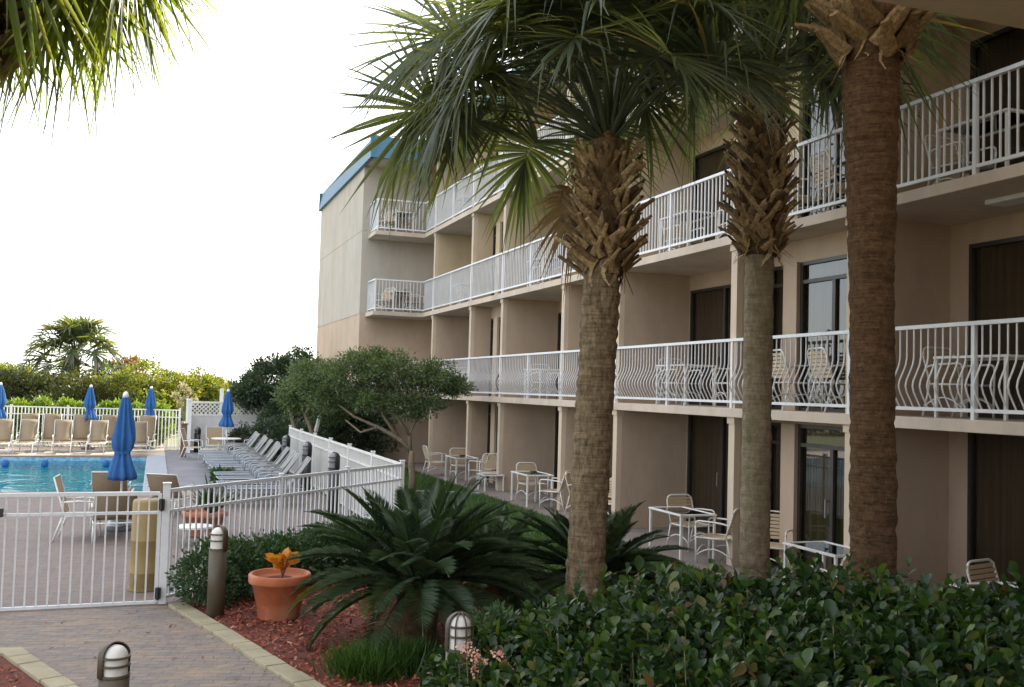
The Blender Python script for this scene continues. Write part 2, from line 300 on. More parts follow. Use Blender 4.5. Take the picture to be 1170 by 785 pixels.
def obovate(w=.31, curl=.22):
    st = [0, .14, .34, .54, .74, .90, 1]; ww = [.10, .30, .68, .95, 1, .66, .04]; V = []
    for t, k in zip(st, ww): V += [(-w*k, t, .25*w*k-curl*t*t), (0, t, -curl*t*t), (w*k, t, .25*w*k-curl*t*t)]
    F = []
    for i in range(6):
        a = i*3; F += [(a, a+1, a+4, a+3), (a+1, a+2, a+5, a+4)]
    return np.array(V, float), np.array(F)
T_OBO = obovate()
def ellip_points(n, c, r, shell=.6, rng=RNG):
    d = rng.normal(size=(n, 3)); d /= np.linalg.norm(d, axis=1, keepdims=True)
    k = shell+(1-shell)*rng.random(n)**.6
    wob = np.array([.82+.42*noise.noise(Vector(q)*1.9+Vector(c)) for q in d])
    return np.array(c)+d*np.array(r)*(k*wob)[:, None], d
def crown(name, blobs, per, size, mat, parent, cl=.38, seed=1, shell=.55, nclu=60):
    """leaf clumps over a set of lobes; one mesh of separate leaves"""
    rng = np.random.default_rng(seed); Vs, Fs, off = [], [], 0
    for (cx, cy, cz, rx, ry, rz, k) in blobs:
        C, d = ellip_points(int(nclu*k), (cx, cy, cz), (rx, ry, rz), shell, rng)
        cr_ = cl*rng.uniform(.6, 1.3, len(C))
        idx = np.repeat(np.arange(len(C)), per)
        g = rng.normal(size=(len(idx), 3)); g /= np.linalg.norm(g, axis=1, keepdims=True); g *= (rng.random(len(idx))**.45)[:, None]
        P = C[idx]+g*cr_[idx][:, None]*np.array([1, 1, .7])
        D = g*.6+d[idx]*.7+rng.normal(size=g.shape)*.5+np.array([0, 0, .15])
        V, F = leaf_arrays(P, D, size*rng.uniform(.6, 1.3, len(P)), *T_SIMPLE, rng=rng)
        Vs.append(V); Fs.append(F+off); off += len(V)
    return mesh_np(name, np.vstack(Vs), np.vstack(Fs), mat, parent)

# ------------------------------------------------------------------ world, sun, camera
W = bpy.data.worlds.new('World'); SC.world = W; W.use_nodes = True; nt = W.node_tree
SUN_AZ, SUN_EL = rad(54), rad(33)
sky = nt.nodes.new('ShaderNodeTexSky'); sky.sky_type = 'NISHITA'; sky.sun_disc = False
sky.sun_elevation = SUN_EL; sky.sun_rotation = SUN_AZ; sky.dust_density = 1.0; sky.air_density = 1.0; sky.ozone_density = 1.0; sky.altitude = 0
bg = nt.nodes['Background']; bg.inputs[1].default_value = .13
# thin bright cloud veil over the whole sky, uneven, blended with the clear sky
tcw = nt.nodes.new('ShaderNodeTexCoord'); nw = N(nt, 'ShaderNodeTexNoise', Scale=1.7, Detail=5, Roughness=.55); nt.links.new(tcw.outputs['Generated'], nw.inputs['Vector'])
rw = ramp(nt, [(.3, (.62, .62, .62)), (.7, (.80, .80, .80))]); nt.links.new(nw.outputs['Fac'], rw.inputs[0])
mw_ = N(nt, 'ShaderNodeMix', data_type='RGBA'); nt.links.new(rw.outputs[0], mw_.inputs[0]); nt.links.new(sky.outputs[0], mw_.inputs[6]); mw_.inputs[7].default_value = (6.3, 6.35, 6.4, 1)
nt.links.new(mw_.outputs[2], bg.inputs[0])
sl = bpy.data.lights.new('sun', 'SUN'); sl.energy = 3.6; sl.angle = rad(.5); sl.color = (1, .93, .80)
so = bpy.data.objects.new('sun', sl); COL.objects.link(so)
sd = Vector((math.sin(SUN_AZ)*math.cos(SUN_EL), math.cos(SUN_AZ)*math.cos(SUN_EL), math.sin(SUN_EL)))
so.rotation_euler = (-sd).to_track_quat('-Z', 'Y').to_euler(); so.location = (30, 30, 40)
cam = bpy.data.cameras.new('camera'); co = bpy.data.objects.new('camera', cam); COL.objects.link(co); SC.camera = co
cam.sensor_width = 36; cam.lens = FPX*36/1170; cam.clip_start = .1; cam.clip_end = 6000
fwd = Vector((sa*cp, ca*cp, sp)); right = Vector((ca, -sa, 0)); upv = right.cross(fwd)
# photo leans: verticals tilt to the right going up
r2 = right*cr+upv*(-(-sr)); u2 = upv*cr-right*sr
mw = Matrix((r2, u2, -fwd)).transposed().to_4x4(); mw.translation = (0, 0, EYE); co.matrix_world = mw
SC.view_settings.view_transform = 'Standard'; SC.view_settings.look = 'None'; SC.view_settings.gamma = 1; SC.view_settings.exposure = 1.65
SC.render.resolution_x = 1024; SC.render.resolution_y = 687

# ------------------------------------------------------------------ the setting: ground, deck, pool
PX0, PX1, PY0, PY1 = -16., -.15, 24.75, 36.2       # the pool
def sheet(name, rects, z, mat, hole=None):
    mb = MB()
    for x0, x1, y0, y1 in rects: mb.add([(x0, y0, z), (x1, y0, z), (x1, y1, z), (x0, y1, z)], [(0, 1, 2, 3)])
    return tag(mb.build(name, mat), kind='structure')
B = 3000
sheet('ground', [(-B, B, -B, PY0), (-B, B, PY1, B), (-B, PX0, PY0, PY1), (PX1, B, PY0, PY1)], -.012, M['ground'])
sheet('pool_deck_brick', [(-16, 3.85, 12.42, PY0-.45)], -.006, M['brick'])
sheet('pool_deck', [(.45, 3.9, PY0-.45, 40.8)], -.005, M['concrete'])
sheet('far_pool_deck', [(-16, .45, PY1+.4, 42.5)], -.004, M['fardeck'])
m = MB(); m.box(PX1, .45, PY0-.45, PY1+.4, -.2, .03); tag(m.build('pool_coping', M['coping'], bevel=.015), kind='structure')
m = MB(); m.box(PX0, PX1-.003, PY0-.45, PY0, -.2, .045); m.box(PX0, PX1-.003, PY1, PY1+.4, -.2, .035)
tag(m.build('pool_coping_brick', M['coping_brick'], bevel=.012), kind='structure')
m = MB(); zb = -1.3
m.add([(PX0, PY0, zb), (PX1, PY0, zb), (PX1, PY1, zb), (PX0, PY1, zb)], [(0, 1, 2, 3)])
zt = -.201
for (a, b) in (((PX0, PY0), (PX1, PY0)), ((PX1, PY0), (PX1, PY1)), ((PX1, PY1), (PX0, PY1)), ((PX0, PY1), (PX0, PY0))):
    m.add([(a[0], a[1], zb), (b[0], b[1], zb), (b[0], b[1], zt), (a[0], a[1], zt)], [(0, 1, 2, 3)])
tag(m.build('pool_basin', M['basin']), kind='structure')
m = MB(); t_ = .012
m.box(PX0+.02, PX1-.02, PY1-t_, PY1-.001, -.42, -.02); m.box(PX1-t_, PX1-.001, PY0+.02, PY1-.02, -.42, -.02)
tag(m.build('pool_tile_band', M['tile']), kind='structure')
m = MB(); m.add([(PX0, PY0+.001, -.13), (PX1-.013, PY0+.001, -.13), (PX1-.013, PY1-.013, -.13), (PX0, PY1-.013, -.13)], [(0, 1, 2, 3)])
tag(m.build('pool_water', M['water']), kind='structure')
# lawn, beds, patio, path
sheet('lawn', [(3.95, 7.85, 10.5, 43)], -.007, M['lawn'])
m = MB(); m.box(7.85, 10.6, 4.9, 33.8, -.3, .015); tag(m.build('patio', M['patio'], bevel=.01), kind='structure')
pa, pb = gnd(190, 692), gnd(335, 785)             # right edge of the path
la, lb, lc = gnd(22, 742), gnd(85, 785), gnd(0, 735)
dR = (pb-pa).normalized(); dL = (lb-la).normalized()
pe = pa+dR*9.; le = la+dL*7.
m = MB(); m.add([(pa.x, 12.418, -.004), (-2.6, 12.418, -.004), (-2.6, la.y, -.004), (la.x, la.y, -.004), (le.x, le.y, -.004), (pe.x, pe.y, -.004)], [(0, 1, 2, 3, 4, 5)])
tag(m.build('path', M['paver']), kind='structure')
def border(name, a, d, n, side, L=.30, w=.20):
    """a soldier row of pavers, each a little different, as one kerb"""
    mb = MB(); rng = random.Random(n); nrm = Vector((-d.y, d.x, 0))*side
    for i in range(n):
        p = a+d*(i*L); h = .028+rng.uniform(-.004, .004); j = rng.uniform(-.006, .006)
        q = [p+nrm*j, p+d*(L-.008)+nrm*j, p+d*(L-.008)+nrm*(w+j), p+nrm*(w+j)]
        if side < 0: q = q[::-1]
        mb.prism([(k.x, k.y) for k in q], -.1, h)
    return tag(mb.build(name, M['border'], bevel=.008), kind='structure')
border('path_kerb', pa+Vector((0.02, -.03, 0)), dR, 26, 1)
border('path_kerb_near', la+Vector((.02, -.02, 0)), dL, 20, -1, w=.2)
border('path_kerb_short', Vector((la.x-.02, la.y-.02, 0)), Vector((-1, .06, 0)).normalized(), 6, 1)
m = MB()
m.add([(pa.x+.2, 12.5, -.003), (pe.x+.15, pe.y, -.003), (9, 3.5, -.003), (9, 10.8, -.003), (7.84, 10.8, -.003), (4.2, 10.8, -.003), (4.1, 15.9, -.003)], [(0, 1, 2, 3, 4, 5, 6)])
m.add([(la.x-.02, la.y-.06, -.003), (-2.6, la.y-.02, -.003), (-2.6, 3, -.003), (le.x-.02, le.y, -.003)], [(0, 1, 2, 3)])
tag(m.build('mulch_bed', M['soil']), kind='structure')
m = MB(); a, b = Vector((4.9, 25.05)), Vector((7.83, 23.9)); dd = (b-a).normalized(); nn = Vector((-dd.y, dd.x))*.09
m.prism([tuple(a-nn), tuple(b-nn), tuple(b+nn), tuple(a+nn)], -.1, .035); tag(m.build('lawn_kerb', M['coping'], bevel=.01), kind='structure')
# wood chips (stuff)
def in_mulch(n, rng):
    out = []
    while len(out) < n:
        x, y = rng.uniform(.2, 4.2), rng.uniform(6.4, 13.5)
        if (Vector((x, y, 0))-pa).cross(dR).z > -.22 or y > 12.45+(x-.2)*.95: continue
        out.append((x, y))
    m_ = 0
    while m_ < n//6:
        x, y = rng.uniform(-2.5, -.2), rng.uniform(6, 10.9)
        if (Vector((x, y, 0))-la).cross(dL).z < .25: continue
        out.append((x, y)); m_ += 1
    return np.array(out)
rng0 = random.Random(3); pts = in_mulch(9000, rng0); n = len(pts)
P = np.c_[pts, RNG.uniform(.003, .03, n)]; D = np.c_[RNG.normal(size=(n, 2)), RNG.normal(size=n)*.35]
tv = np.array([(-.2, 0, 0), (.2, .05, 0), (.16, 1, .08), (-.2, .9, .05)]); tf = np.array([(0, 1, 2, 3)])
V, F = leaf_arrays(P, D, RNG.uniform(.02, .065, n), tv, tf, up=np.c_[RNG.normal(size=(n, 2))*.35, np.ones(n)])
tag(mesh_np('mulch_chips', V, F, M['chip']), kind='stuff')
n = 150; rl = np.random.default_rng(44); ty = rl.uniform(0, 6, n); tx = rl.uniform(.05, 1.5, n)**1.2
P = np.c_[pa.x+dR.x*ty-tx, pa.y+dR.y*ty, rl.uniform(.002, .010, n)]; D = np.c_[rl.normal(size=(n, 2)), rl.normal(size=n)*.15]
V, F = leaf_arrays(P, D, rl.uniform(.015, .05, n), np.array([(-.2, 0, 0), (.2, .05, 0), (.16, 1, .08), (-.2, .9, .05)]), np.array([(0, 1, 2, 3)]), up=np.c_[rl.normal(size=(n, 2))*.2, np.ones(n)])
tag(mesh_np('path_litter', V, F, M['chip']), kind='stuff')
n = 42000; P = np.c_[RNG.uniform(4.0, 7.84, n), 10.9+RNG.random(n)**1.3*21, np.full(n, -.006)]
D = np.c_[RNG.normal(size=(n, 2))*.45, np.ones(n)]
tv = np.array([(-.06, 0, 0), (.06, 0, 0), (.045, .6, .03), (0, 1, .15), (-.045, .6, .03)]); tf = np.array([(0, 1, 2, 3, 4)])
V, F = leaf_arrays(P, D, RNG.uniform(.05, .10, n), tv, tf); tag(mesh_np('grass', V, F, M['grass']), kind='stuff')

# ------------------------------------------------------------------ hotel building
FIN = {0: 13.33, 1: 17.48, 2: 20.26, 3: 24.41, 4: 27.18, 5: 31.33, -1: 10.55, -2: 6.40}
ZF = [(.016, 2.297), (2.439, 5.0), (5.142, 7.70), (7.842, 10.24)]
XR, XD, XS, Y0, YR, YW, XW, YE = 8.46, 10.0, 9.06, 4.9, 32.68, 33.9, 6.53, 43.4
H = empty('hotel_building', (8.44, 18, 0), 0, 'four-storey tan stucco hotel with white railed balconies and blue roof edge', 'building')
HL = Vector((-8.44, -18, 0))
def hp(mb, name, mat, parent=H, **kw):
    o = mb.build(name, mat, parent, **kw)
    if parent is H: o.location = HL
    return o
def slab(z0, z1, wing=True):
    mb = MB(); mb.box(8.40, XD+.3, Y0, YW, z0, z1)
    if wing: mb.box(6.72, 8.398, YR-.06, YW, z0, z1)
    hp(mb, 'balcony_slab', M['slab'], bevel=.006)
for k in (1, 2, 3): slab(ZF[k][0]-.141, ZF[k][0]-.001)
# body behind the rooms, and the wing
mb = MB(); mb.box(XD+.5, 17, Y0, YE, 0, 10.24); hp(mb, 'rear_wall', M['stucco'])
mb = MB(); mb.box(XW, XD+.49, YW, YE, 0, 5.11); hp(mb, 'wing_wall', M['stucco'])
mb = MB(); mb.box(XW-.012, XD+.49, YW-.012, YE, 5.11, 7.985); mb.box(XW-.012, XD+.49, YW-.012, YE, 8.0, 10.24); mb.box(XW, XD+.49, YW, YE, 7.985, 8.0)
hp(mb, 'upper_wing_wall', M['stucco_grey'])
mb = MB(); mb.box(8.3, 17.2, Y0-.2, 32.3, 10.242, 10.3); mb.box(6.42, 17.2, 32.3, YE+.1, 10.242, 10.3); hp(mb, 'roof_soffit', M['slab'])
mb = MB()
zr0, zr1 = 10.2, 10.95
def fascia(a, b, out):                      # slightly sloped blue band
    a, b, o = Vector(a), Vector(b), Vector(out)
    v = [(a.x+o.x*.0, a.y+o.y*.0, zr0), (b.x, b.y, zr0), (b.x-o.x*.12, b.y-o.y*.12, zr1), (a.x-o.x*.12, a.y-o.y*.12, zr1)]
    w = [(p[0]-o.x*.14, p[1]-o.y*.14, p[2]) for p in v]
    mb.add(v+w, [(0, 1, 2, 3), (7, 6, 5, 4), (0, 4, 5, 1), (3, 2, 6, 7), (0, 3, 7, 4), (1, 5, 6, 2)])
fascia((6.40, YE+.1), (6.40, 32.28), (-1, 0)); fascia((6.41, 32.27), (8.28, 32.27), (0, -1)); fascia((8.27, 32.2), (8.27, Y0), (-1, 0)); fascia((17, YE+.12), (6.42, YE+.12), (0, 1))
rf = hp(mb, 'roof', M['blue_roof'])
mb = MB(); mb.box(8.43, 17, Y0, 32.4, 10.3, 10.8); mb.box(6.56, 17, 32.45, YE-.05, 10.3, 10.8); hp(mb, 'roof_deck', M['roof'], rf)
# partition walls with cream pilasters
for k in range(4):
    z0, z1 = ZF[k]
    for i, y in FIN.items():
        mb = MB(); mb.box(8.56, XD+.2, y, y+.18, z0, z1)
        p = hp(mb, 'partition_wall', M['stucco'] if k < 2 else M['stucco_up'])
        mb = MB(); mb.box(8.46, 8.575, y+.006, y+.174, z0, z1); mb.box(8.44, 8.60, y-.012, y+.192, z1-.10, z1-.002)
        hp(mb, 'pilaster', M['trim'], p)
def drape(y0, y1, x, z0, z1, seed):
    rng = random.Random(seed); mb = MB(); n = int((y1-y0)/.025); V = []
    ph = rng.uniform(0, 6)
    for i in range(n+1):
        y = y0+(y1-y0)*i/n; dx = .05*math.sin(y*38+ph+math.sin(y*7)*1.5)+.012*math.sin(y*91)
        V += [(x+dx, y, z0), (x+dx*.8, y, z1)]
    mb.add(V, [(2*i, 2*i+2, 2*i+3, 2*i+1) for i in range(n)]); return mb
def opening(name, x, y0, y1, z0, z1, panels, seed, cmat, transom=0.):
    """window or sliding door in the wall plane x: frame, panes and the drape behind; x is the outside face"""
    mb = MB(); t = .055; a, b = x-.015, x+.06
    mb.box(a, b, y0, y0+t, z0, z1); mb.box(a, b, y1-t, y1, z0, z1); mb.box(a, b, y0+t, y1-t, z1-t, z1); mb.box(a, b, y0+t, y1-t, z0, z0+t*.8)
    zt = z1-t-transom
    if transom: mb.box(a+.004, b, y0+t, y1-t, zt-t, zt)
    for i in range(1, panels):
        y = y0+(y1-y0)*i/panels; mb.box(a+.006, b-.004, y-.035, y+.035, z0+t*.8, zt-(t if transom else 0))
    f = hp(mb, name, M['bronze'])
    mb = MB(); mb.add([(x+.03, y0+t, z0+t*.8), (x+.03, y1-t, z0+t*.8), (x+.03, y1-t, z1-t), (x+.03, y0+t, z1-t)], [(3, 2, 1, 0)])
    hp(mb, 'pane', M['glass'], f)
    if panels == 2:
        mb = MB(); ym = (y0+y1)/2+.09; mb.box(a-.03, a-.012, ym-.012, ym+.012, z0+.92, z0+1.18); mb.box(a-.014, a+.03, ym-.01, ym+.01, z0+.93, z0+.96); mb.box(a-.014, a+.03, ym-.01, ym+.01, z0+1.14, z0+1.17); hp(mb, 'handle', M['greylens'], f)
    hp(drape(y0+.02, y1-.02, x+.15, z0, z1, seed), 'drape', cmat, f, smooth=True)
    mb = MB(); mb.box(x+.22, x+.27, y0-.1, y1+.1, z0, z1+.05); hp(mb, 'lining', M['curtain'], f)
for k in range(4):
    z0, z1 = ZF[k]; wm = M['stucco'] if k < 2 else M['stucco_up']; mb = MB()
    for fi, (yn, yf) in enumerate(((FIN[-1], FIN[0]), (FIN[1], FIN[2]), (FIN[3], FIN[4]), (Y0, FIN[-2]))):   # narrow, shallow bays
        a, b = yn+.18, yf; zt = z0+2.22
        o1 = (b-.46, b-.02); o2 = (max(a+.05, b-2.35), b-.80)
        mb.box(XS, XS+.18, a, b, zt, z1); mb.box(XS, XS+.18, b-.02, b, z0, zt); mb.box(XS-.08, XS+.18, o2[1], o1[0], z0, zt); mb.box(XS, XS+.18, a, o2[0], z0, zt)
        opening('window', XS, *o1, z0, zt, 1, k*10+fi, M['curtain'], .22); opening('sliding_door', XS, *o2, z0, zt, 2, k*10+fi+100, M['curtain_tan'], .22)
    for fi, (yn, yf) in enumerate(((FIN[-2], FIN[-1]), (FIN[0], FIN[1]), (FIN[2], FIN[3]), (FIN[4], FIN[5]))):   # wide, deep bays
        a, b = yn+.18, yf; zt = z0+2.26; g_ = .34 if fi == 0 else .05; o = (b-2.5-g_, b-g_)
        mb.box(XD, XD+.19, a, b, zt, z1); mb.box(XD, XD+.19, o[1], b, z0, zt); mb.box(XD, XD+.19, a, o[0], z0, zt)
        opening('sliding_door', XD, *o, z0, zt, 2, k*10+fi+200, M['curtain'])
    mb.box(XD, XD+.19, FIN[5]+.18, YW-.02, z0, z1)
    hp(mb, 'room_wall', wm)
for k in (1,):
    for yn, yf in ((FIN[-2], FIN[-1]),):
        mb = MB(); yc = (yn+yf)/2+.1; mb.box(9.05, 9.35, yc-.45, yc+.45, ZF[k][1]-.06, ZF[k][1]-.001); hp(mb, 'ceiling_light', M['vinyl'], bevel=.012)
# railings: one section per bay and storey
def section(a, b, z, belly):
    """rails and balusters from a to b (2D), outward normal to the left of a->b"""
    a, b = Vector((*a, z)), Vector((*b, z)); d = (b-a).normalized(); nrm = Vector((-d.y, d.x, 0)); L = (b-a).length; up = Vector((0, 0, 1)); mb = MB()
    mb.bar(a+up*1.06, b+up*1.06, .065, .045); mb.bar(a+up*.10, b+up*.10, .035, .04)
    n = max(2, round(L/.115)); prof = [(0, 1.04), (0, .70), (.015, .62), (.055, .53), (.105, .43), (.12, .36), (.10, .29), (.05, .20), (.012, .13), (0, .10)]
    for i in range(1, n):
        p = a+d*(L*i/n)
        if belly: mb.tube([p+nrm*o+up*h for o, h in prof], .0105, 5, False)
        else: mb.box(-.0095, .0095, -.0095, .0095, .10, 1.04, Matrix.Translation(p) @ Matrix.Rotation(math.atan2(d.y, d.x), 4, 'Z'))
    r = hp(mb, 'balcony_railing', M['white'])
    for t in (.0, .5):
        if t and L < 3: continue
        mb = MB(); p = a+d*L*t; mb.box(-.024, .024, -.024, .024, 0, 1.038, Matrix.Translation(p)); hp(mb, 'post', M['white'], r)
ys = [YR]+[FIN[i]+.09 for i in (5, 4, 3, 2, 1, 0, -1, -2)]+[Y0+.05]
for k in (1, 2, 3):
    z = ZF[k][0]-.001
    for i in range(len(ys)-1): section((XR, ys[i+1]), (XR, ys[i]), z, k == 1)
    section((6.80, YR), (XR, YR), z, False)     # wing front
    r_ = section((6.80, YW-.03), (6.80, YR), z, False)
# ceiling slab of the near wing the camera stands under
mb = MB(); mb.box(.5, 13, -3, 4.77, 5.0, 5.3); mb.box(.5, 13, -3.2, -3, -.1, 10.5); mb.box(.5, 13, -3, 3.3, 5.3, 10.5)  # unseen back wall and upper storeys added to block sky light from behind
o = mb.build('roof_overhang', M['stucco']); tag(o, 'brown stucco overhang crossing the upper right corner in front of palm', 'overhang')

# ------------------------------------------------------------------ furniture prototypes
def arc(p0, p1, p2, n=6):
    p0, p1, p2 = Vector(p0), Vector(p1), Vector(p2)
    return [p0*(1-t)**2+p1*2*t*(1-t)+p2*t*t for t in [i/n for i in range(n+1)]]
WHITE = M['white_warm']
def strap_chair(loc, rz):
    r = empty('patio_chair', loc, rz); w = .27
    for s in (-1, 1):
        x = s*w
        mb = MB(); mb.tube([(x, -.27, 0), (x, -.275, .30), (x, -.285, .58)], .014, 7); mb.build('leg', WHITE, r, True)
        mb = MB(); mb.tube([(x*.95, .33, 0), (x*.95, .26, .25), (x*.95, .22, .42)], .014, 7); mb.build('leg', WHITE, r, True)
        mb = MB(); mb.tube(arc((x, -.285, .58), (x, -.29, .66), (x, -.20, .655), 5)+[(x, 0, .65)]+arc((x, .10, .645), (x, .26, .63), (x*.97, .27, .60), 5), .014, 7); mb.build('armrest', WHITE, r, True)
    mb = MB()
    mb.tube([(-w, .20, .40)]+arc((-w, .31, .74), (-w, .335, .86), (-w+.10, .34, .87), 6)+arc((w-.10, .34, .87), (w, .335, .86), (w, .31, .74), 6)+[(w, .20, .40)], .014, 7)
    mb.build('back_frame', WHITE, r, True)
    mb = MB(); mb.tube([(-w, -.27, .40), (w, -.27, .40), (w, .22, .405), (-w, .22, .405), (-w, -.27, .40)], .013, 6); mb.build('seat_frame', WHITE, r, True)
    mb = MB()
    for s in (-1, 1): mb.tube(arc((s*w, -.272, .12), (s*w, 0, .36), (s*w, .30, .12), 8), .010, 6)
    mb.tube(arc((-w, -.27, .13), (0, -.27, .36), (w, -.27, .13), 8), .010, 6); mb.build('stretcher', WHITE, r, True)
    mb = MB()
    for i in range(9): y = -.235+i*.052; mb.box(-w-.012, w+.012, y, y+.042, .408-.02*math.sin((i+.5)/9*PI), .416-.02*math.sin((i+.5)/9*PI))
    mb.build('seat', M['strap'], r)
    mb = MB()
    for i in range(7):
        z = .47+i*.053; y = .22+(z-.40)*.29
        mb.box(-w-.012, w+.012, y-.012, y-.004, z, z+.043)
    mb.build('backrest', M['strap'], r)
    return r
def patio_table(loc, rz, sx=.60, sy=1.02, h=.72):
    r = empty('patio_table', loc, rz); a, b = sx/2, sy/2
    for x in (-a, a):
        for y in (-b, b):
            mb = MB(); mb.box(x-.018, x+.018, y-.018, y+.018, 0, h-.03); mb.build('leg', WHITE, r, bevel=.004)
    mb = MB(); q = .05
    mb.box(-a-.03, a+.03, -b-.03, -b+q-.03, h-.03, h); mb.box(-a-.03, a+.03, b-q+.03, b+.03, h-.03, h); mb.box(-a-.03, -a+q-.03, -b+q-.03, b-q+.03, h-.03, h); mb.box(a-q+.03, a+.03, -b+q-.03, b-q+.03, h-.03, h)
    mb.build('table_frame', WHITE, r, bevel=.004)
    mb = MB(); mb.box(-a+.021, a-.021, -b+.021, b-.021, h-.016, h-.008); mb.build('table_top', M['table_glass'], r)
    return r
def chaise(loc, rz, back=52, seatmat='sling', backmat='sling', name='pool_lounger', w=.33, bl=.82, h=.36, fm='white_warm'):
    """foot at -y, head at +y, origin under the middle"""
    r = empty(name, loc, rz); br = rad(back)
    yb = .30; top = Vector((0, yb+bl*math.cos(br), h+bl*math.sin(br)))
    for s in (-1, 1):
        x = s*w
        for y in (-.80, .62):
            mb = MB(); mb.tube([(x, y-.03*(1 if y < 0 else -1), 0), (x, y, h-.02)], .015, 6); mb.build('leg', M[fm], r, True)
        mb = MB(); mb.tube([(x, yb-.42, h)]+arc((x*1.04, yb-.42, h+.17), (x*1.06, yb-.40, h+.24), (x*1.06, yb-.28, h+.24), 4)+[(x*1.06, yb+.16, h+.235)], .015, 6); mb.build('armrest', M[fm], r, True)
    mb = MB(); mb.tube([(-w, -.97, h), (w, -.97, h), (w, .66, h), (-w, .66, h), (-w, -.97, h)], .013, 7); mb.build('frame', M[fm], r, True)
    mb = MB(); mb.tube([(-w+.01, yb, h), (-w+.01, top.y, top.z), (w-.01, top.y, top.z), (w-.01, yb, h)], .012, 7); mb.build('back_frame', M[fm], r, True)
    def sling(p, q, sag, nm, mt):
        p, q = Vector(p), Vector(q); nrm = Vector((1, 0, 0)).cross((q-p).normalized()); n = 10; V = []
        for i in range(n+1):
            t = i/n; c = p.lerp(q, t)-nrm*sag*math.sin(t*PI)
            for o in (.008, -.004): V += [Vector((-w+.012, c.y, c.z))+nrm*o, Vector((w-.012, c.y, c.z))+nrm*o]
        F = []
        for i in range(n):
            a = i*4; b = a+4
            F += [(a, a+1, b+1, b), (a+3, a+2, b+2, b+3), (a, b, b+2, a+2), (a+1, a+3, b+3, b+1)]
        F += [(0, 2, 3, 1), (n*4, n*4+1, n*4+3, n*4+2)]
        mb = MB(); mb.add(V, F); mb.build(nm, M[mt], r, True)
    sling((0, -.955, h+.005), (0, yb-.02, h+.005), .025, 'sling_seat', seatmat)
    sling((0, yb+.01, h+.02), (0, top.y-.012, top.z-.012), .03, 'sling_back', backmat)
    return r
def sling_chair(loc, rz, fab='sling_tan'):
    r = empty('sling_chair', loc, rz); w = .28
    for s in (-1, 1):
        x = s*w
        mb = MB(); mb.tube([(x, -.28, 0), (x, -.26, .42), (x, -.24, .62)], .014, 6); mb.build('leg', WHITE, r, True)
        mb = MB(); mb.tube([(x, .36, 0), (x, .22, .42)], .014, 6); mb.build('leg', WHITE, r, True)
        mb = MB(); mb.tube([(x, -.25, .62), (x, 0, .64), (x, .26, .62)], .016, 6); mb.build('armrest', WHITE, r, True)
    mb = MB(); mb.tube([(-w, -.27, .40), (-w, .20, .40), (-w, .38, 1.02), (w, .38, 1.02), (w, .20, .40), (w, -.27, .40), (-w, -.27, .40)], .014, 6); mb.build('frame', WHITE, r, True)
    mb = MB(); mb.box(-w, w, -.26, .19, .40, .412); mb.build('sling_seat', M[fab], r)
    mb = MB(); mb.add([(-w, .205, .43), (w, .205, .43), (w, .375, 1.0), (-w, .375, 1.0), (-w, .22, .43), (w, .22, .43), (w, .39, 1.0), (-w, .39, 1.0)], [(0, 1, 2, 3), (7, 6, 5, 4), (0, 4, 5, 1), (3, 2, 6, 7), (0, 3, 7, 4), (1, 5, 6, 2)]); mb.build('sling_back', M[fab], r)
    return r
PROTO = {}
def place(kind, maker, loc, rz, label, cat, group=None):
    if kind in PROTO: o = copy_tree(PROTO[kind])
    else: o = maker((0, 0, 0), 0); PROTO[kind] = o
    o.location = loc; o.rotation_euler = (0, 0, rz)
    for key in ('group',):
        if key in o: del o[key]
    return tag(o, label, cat, group)
def chair(x, y, z, deg, label): return place('chair', strap_chair, (x, y, z), rad(deg), label, 'chair', 'white strap chairs of the hotel rooms')
def table(x, y, z, deg, label): return place('table', patio_table, (x, y, z), rad(deg), label, 'table', 'white tables of the hotel rooms')
FL = ['ground-floor patio', 'second-floor balcony', 'third-floor balcony', 'top-floor balcony']
BAY = {'D0': 'right of the right palm trunk', 'S0': 'between middle and right palm trunks', 'D1': 'between left and middle palm trunks', 'S1': 'behind the left palm trunk',
       'D2': 'left of the left palm trunk', 'S2': 'in the narrow far bay', 'D3': 'in the bay nearest the far wing'}
z = .016
# ground floor, as the photograph shows them
table(8.2, 14.45, z, 0, 'white rectangular patio table between left and middle palm trunks, ground floor')
chair(8.72, 15.05, z, 10, 'white strap patio chair behind the table, between left and middle palm trunks')
chair(8.42, 13.66, z, -143, 'white strap patio chair seen from the side, right of the patio table')
table(8.25, 21.45, z, 0, 'white patio table left of the left palm trunk, ground floor'); tb2 = Vector((8.35, 21.4))
chair(8.55, 22.2, z, 8, 'white strap patio chair behind the table, just left of left palm trunk')
chair(8.5, 20.55, z, -140, 'white strap patio chair turned sideways, just left of the left palm trunk')
chair(8.75, 19.6, z, 40, 'white strap patio chair peeking out behind the left edge of left palm trunk')
chair(8.75, 18.3, z, -60, 'white strap patio chair peeking out right of the left palm trunk')
table(8.15, 26.7, z, 0, 'far white patio table beneath the far balconies, right of the small tree')
chair(8.45, 27.6, z, 5, 'white strap patio chair behind the far patio table')
chair(8.55, 26.0, z, -140, 'white strap patio chair turned sideways beside the far patio table')
chair(8.55, 25.3, z, -25, 'white strap patio chair with tan back beside low footstool, ground floor')
place('stool', lambda l, r: patio_table(l, r, .5, .55, .42), (8.3, 24.55, z), 0, 'low white footstool table beside a tan backed chair, ground floor', 'side table')
chair(8.0, 28.9, z, 90, 'white strap patio chair just right of small spreading tree trunk')
chair(8.78, 12.75, z, -50, 'white strap patio chair right of middle palm trunk above the hedge')
table(8.15, 10.6, z, 0, 'white patio table half hidden by hedge beside the right palm')
chair(7.55, 9.55, z, 178, 'white framed patio chair with back turned, poking above hedge left of right palm')
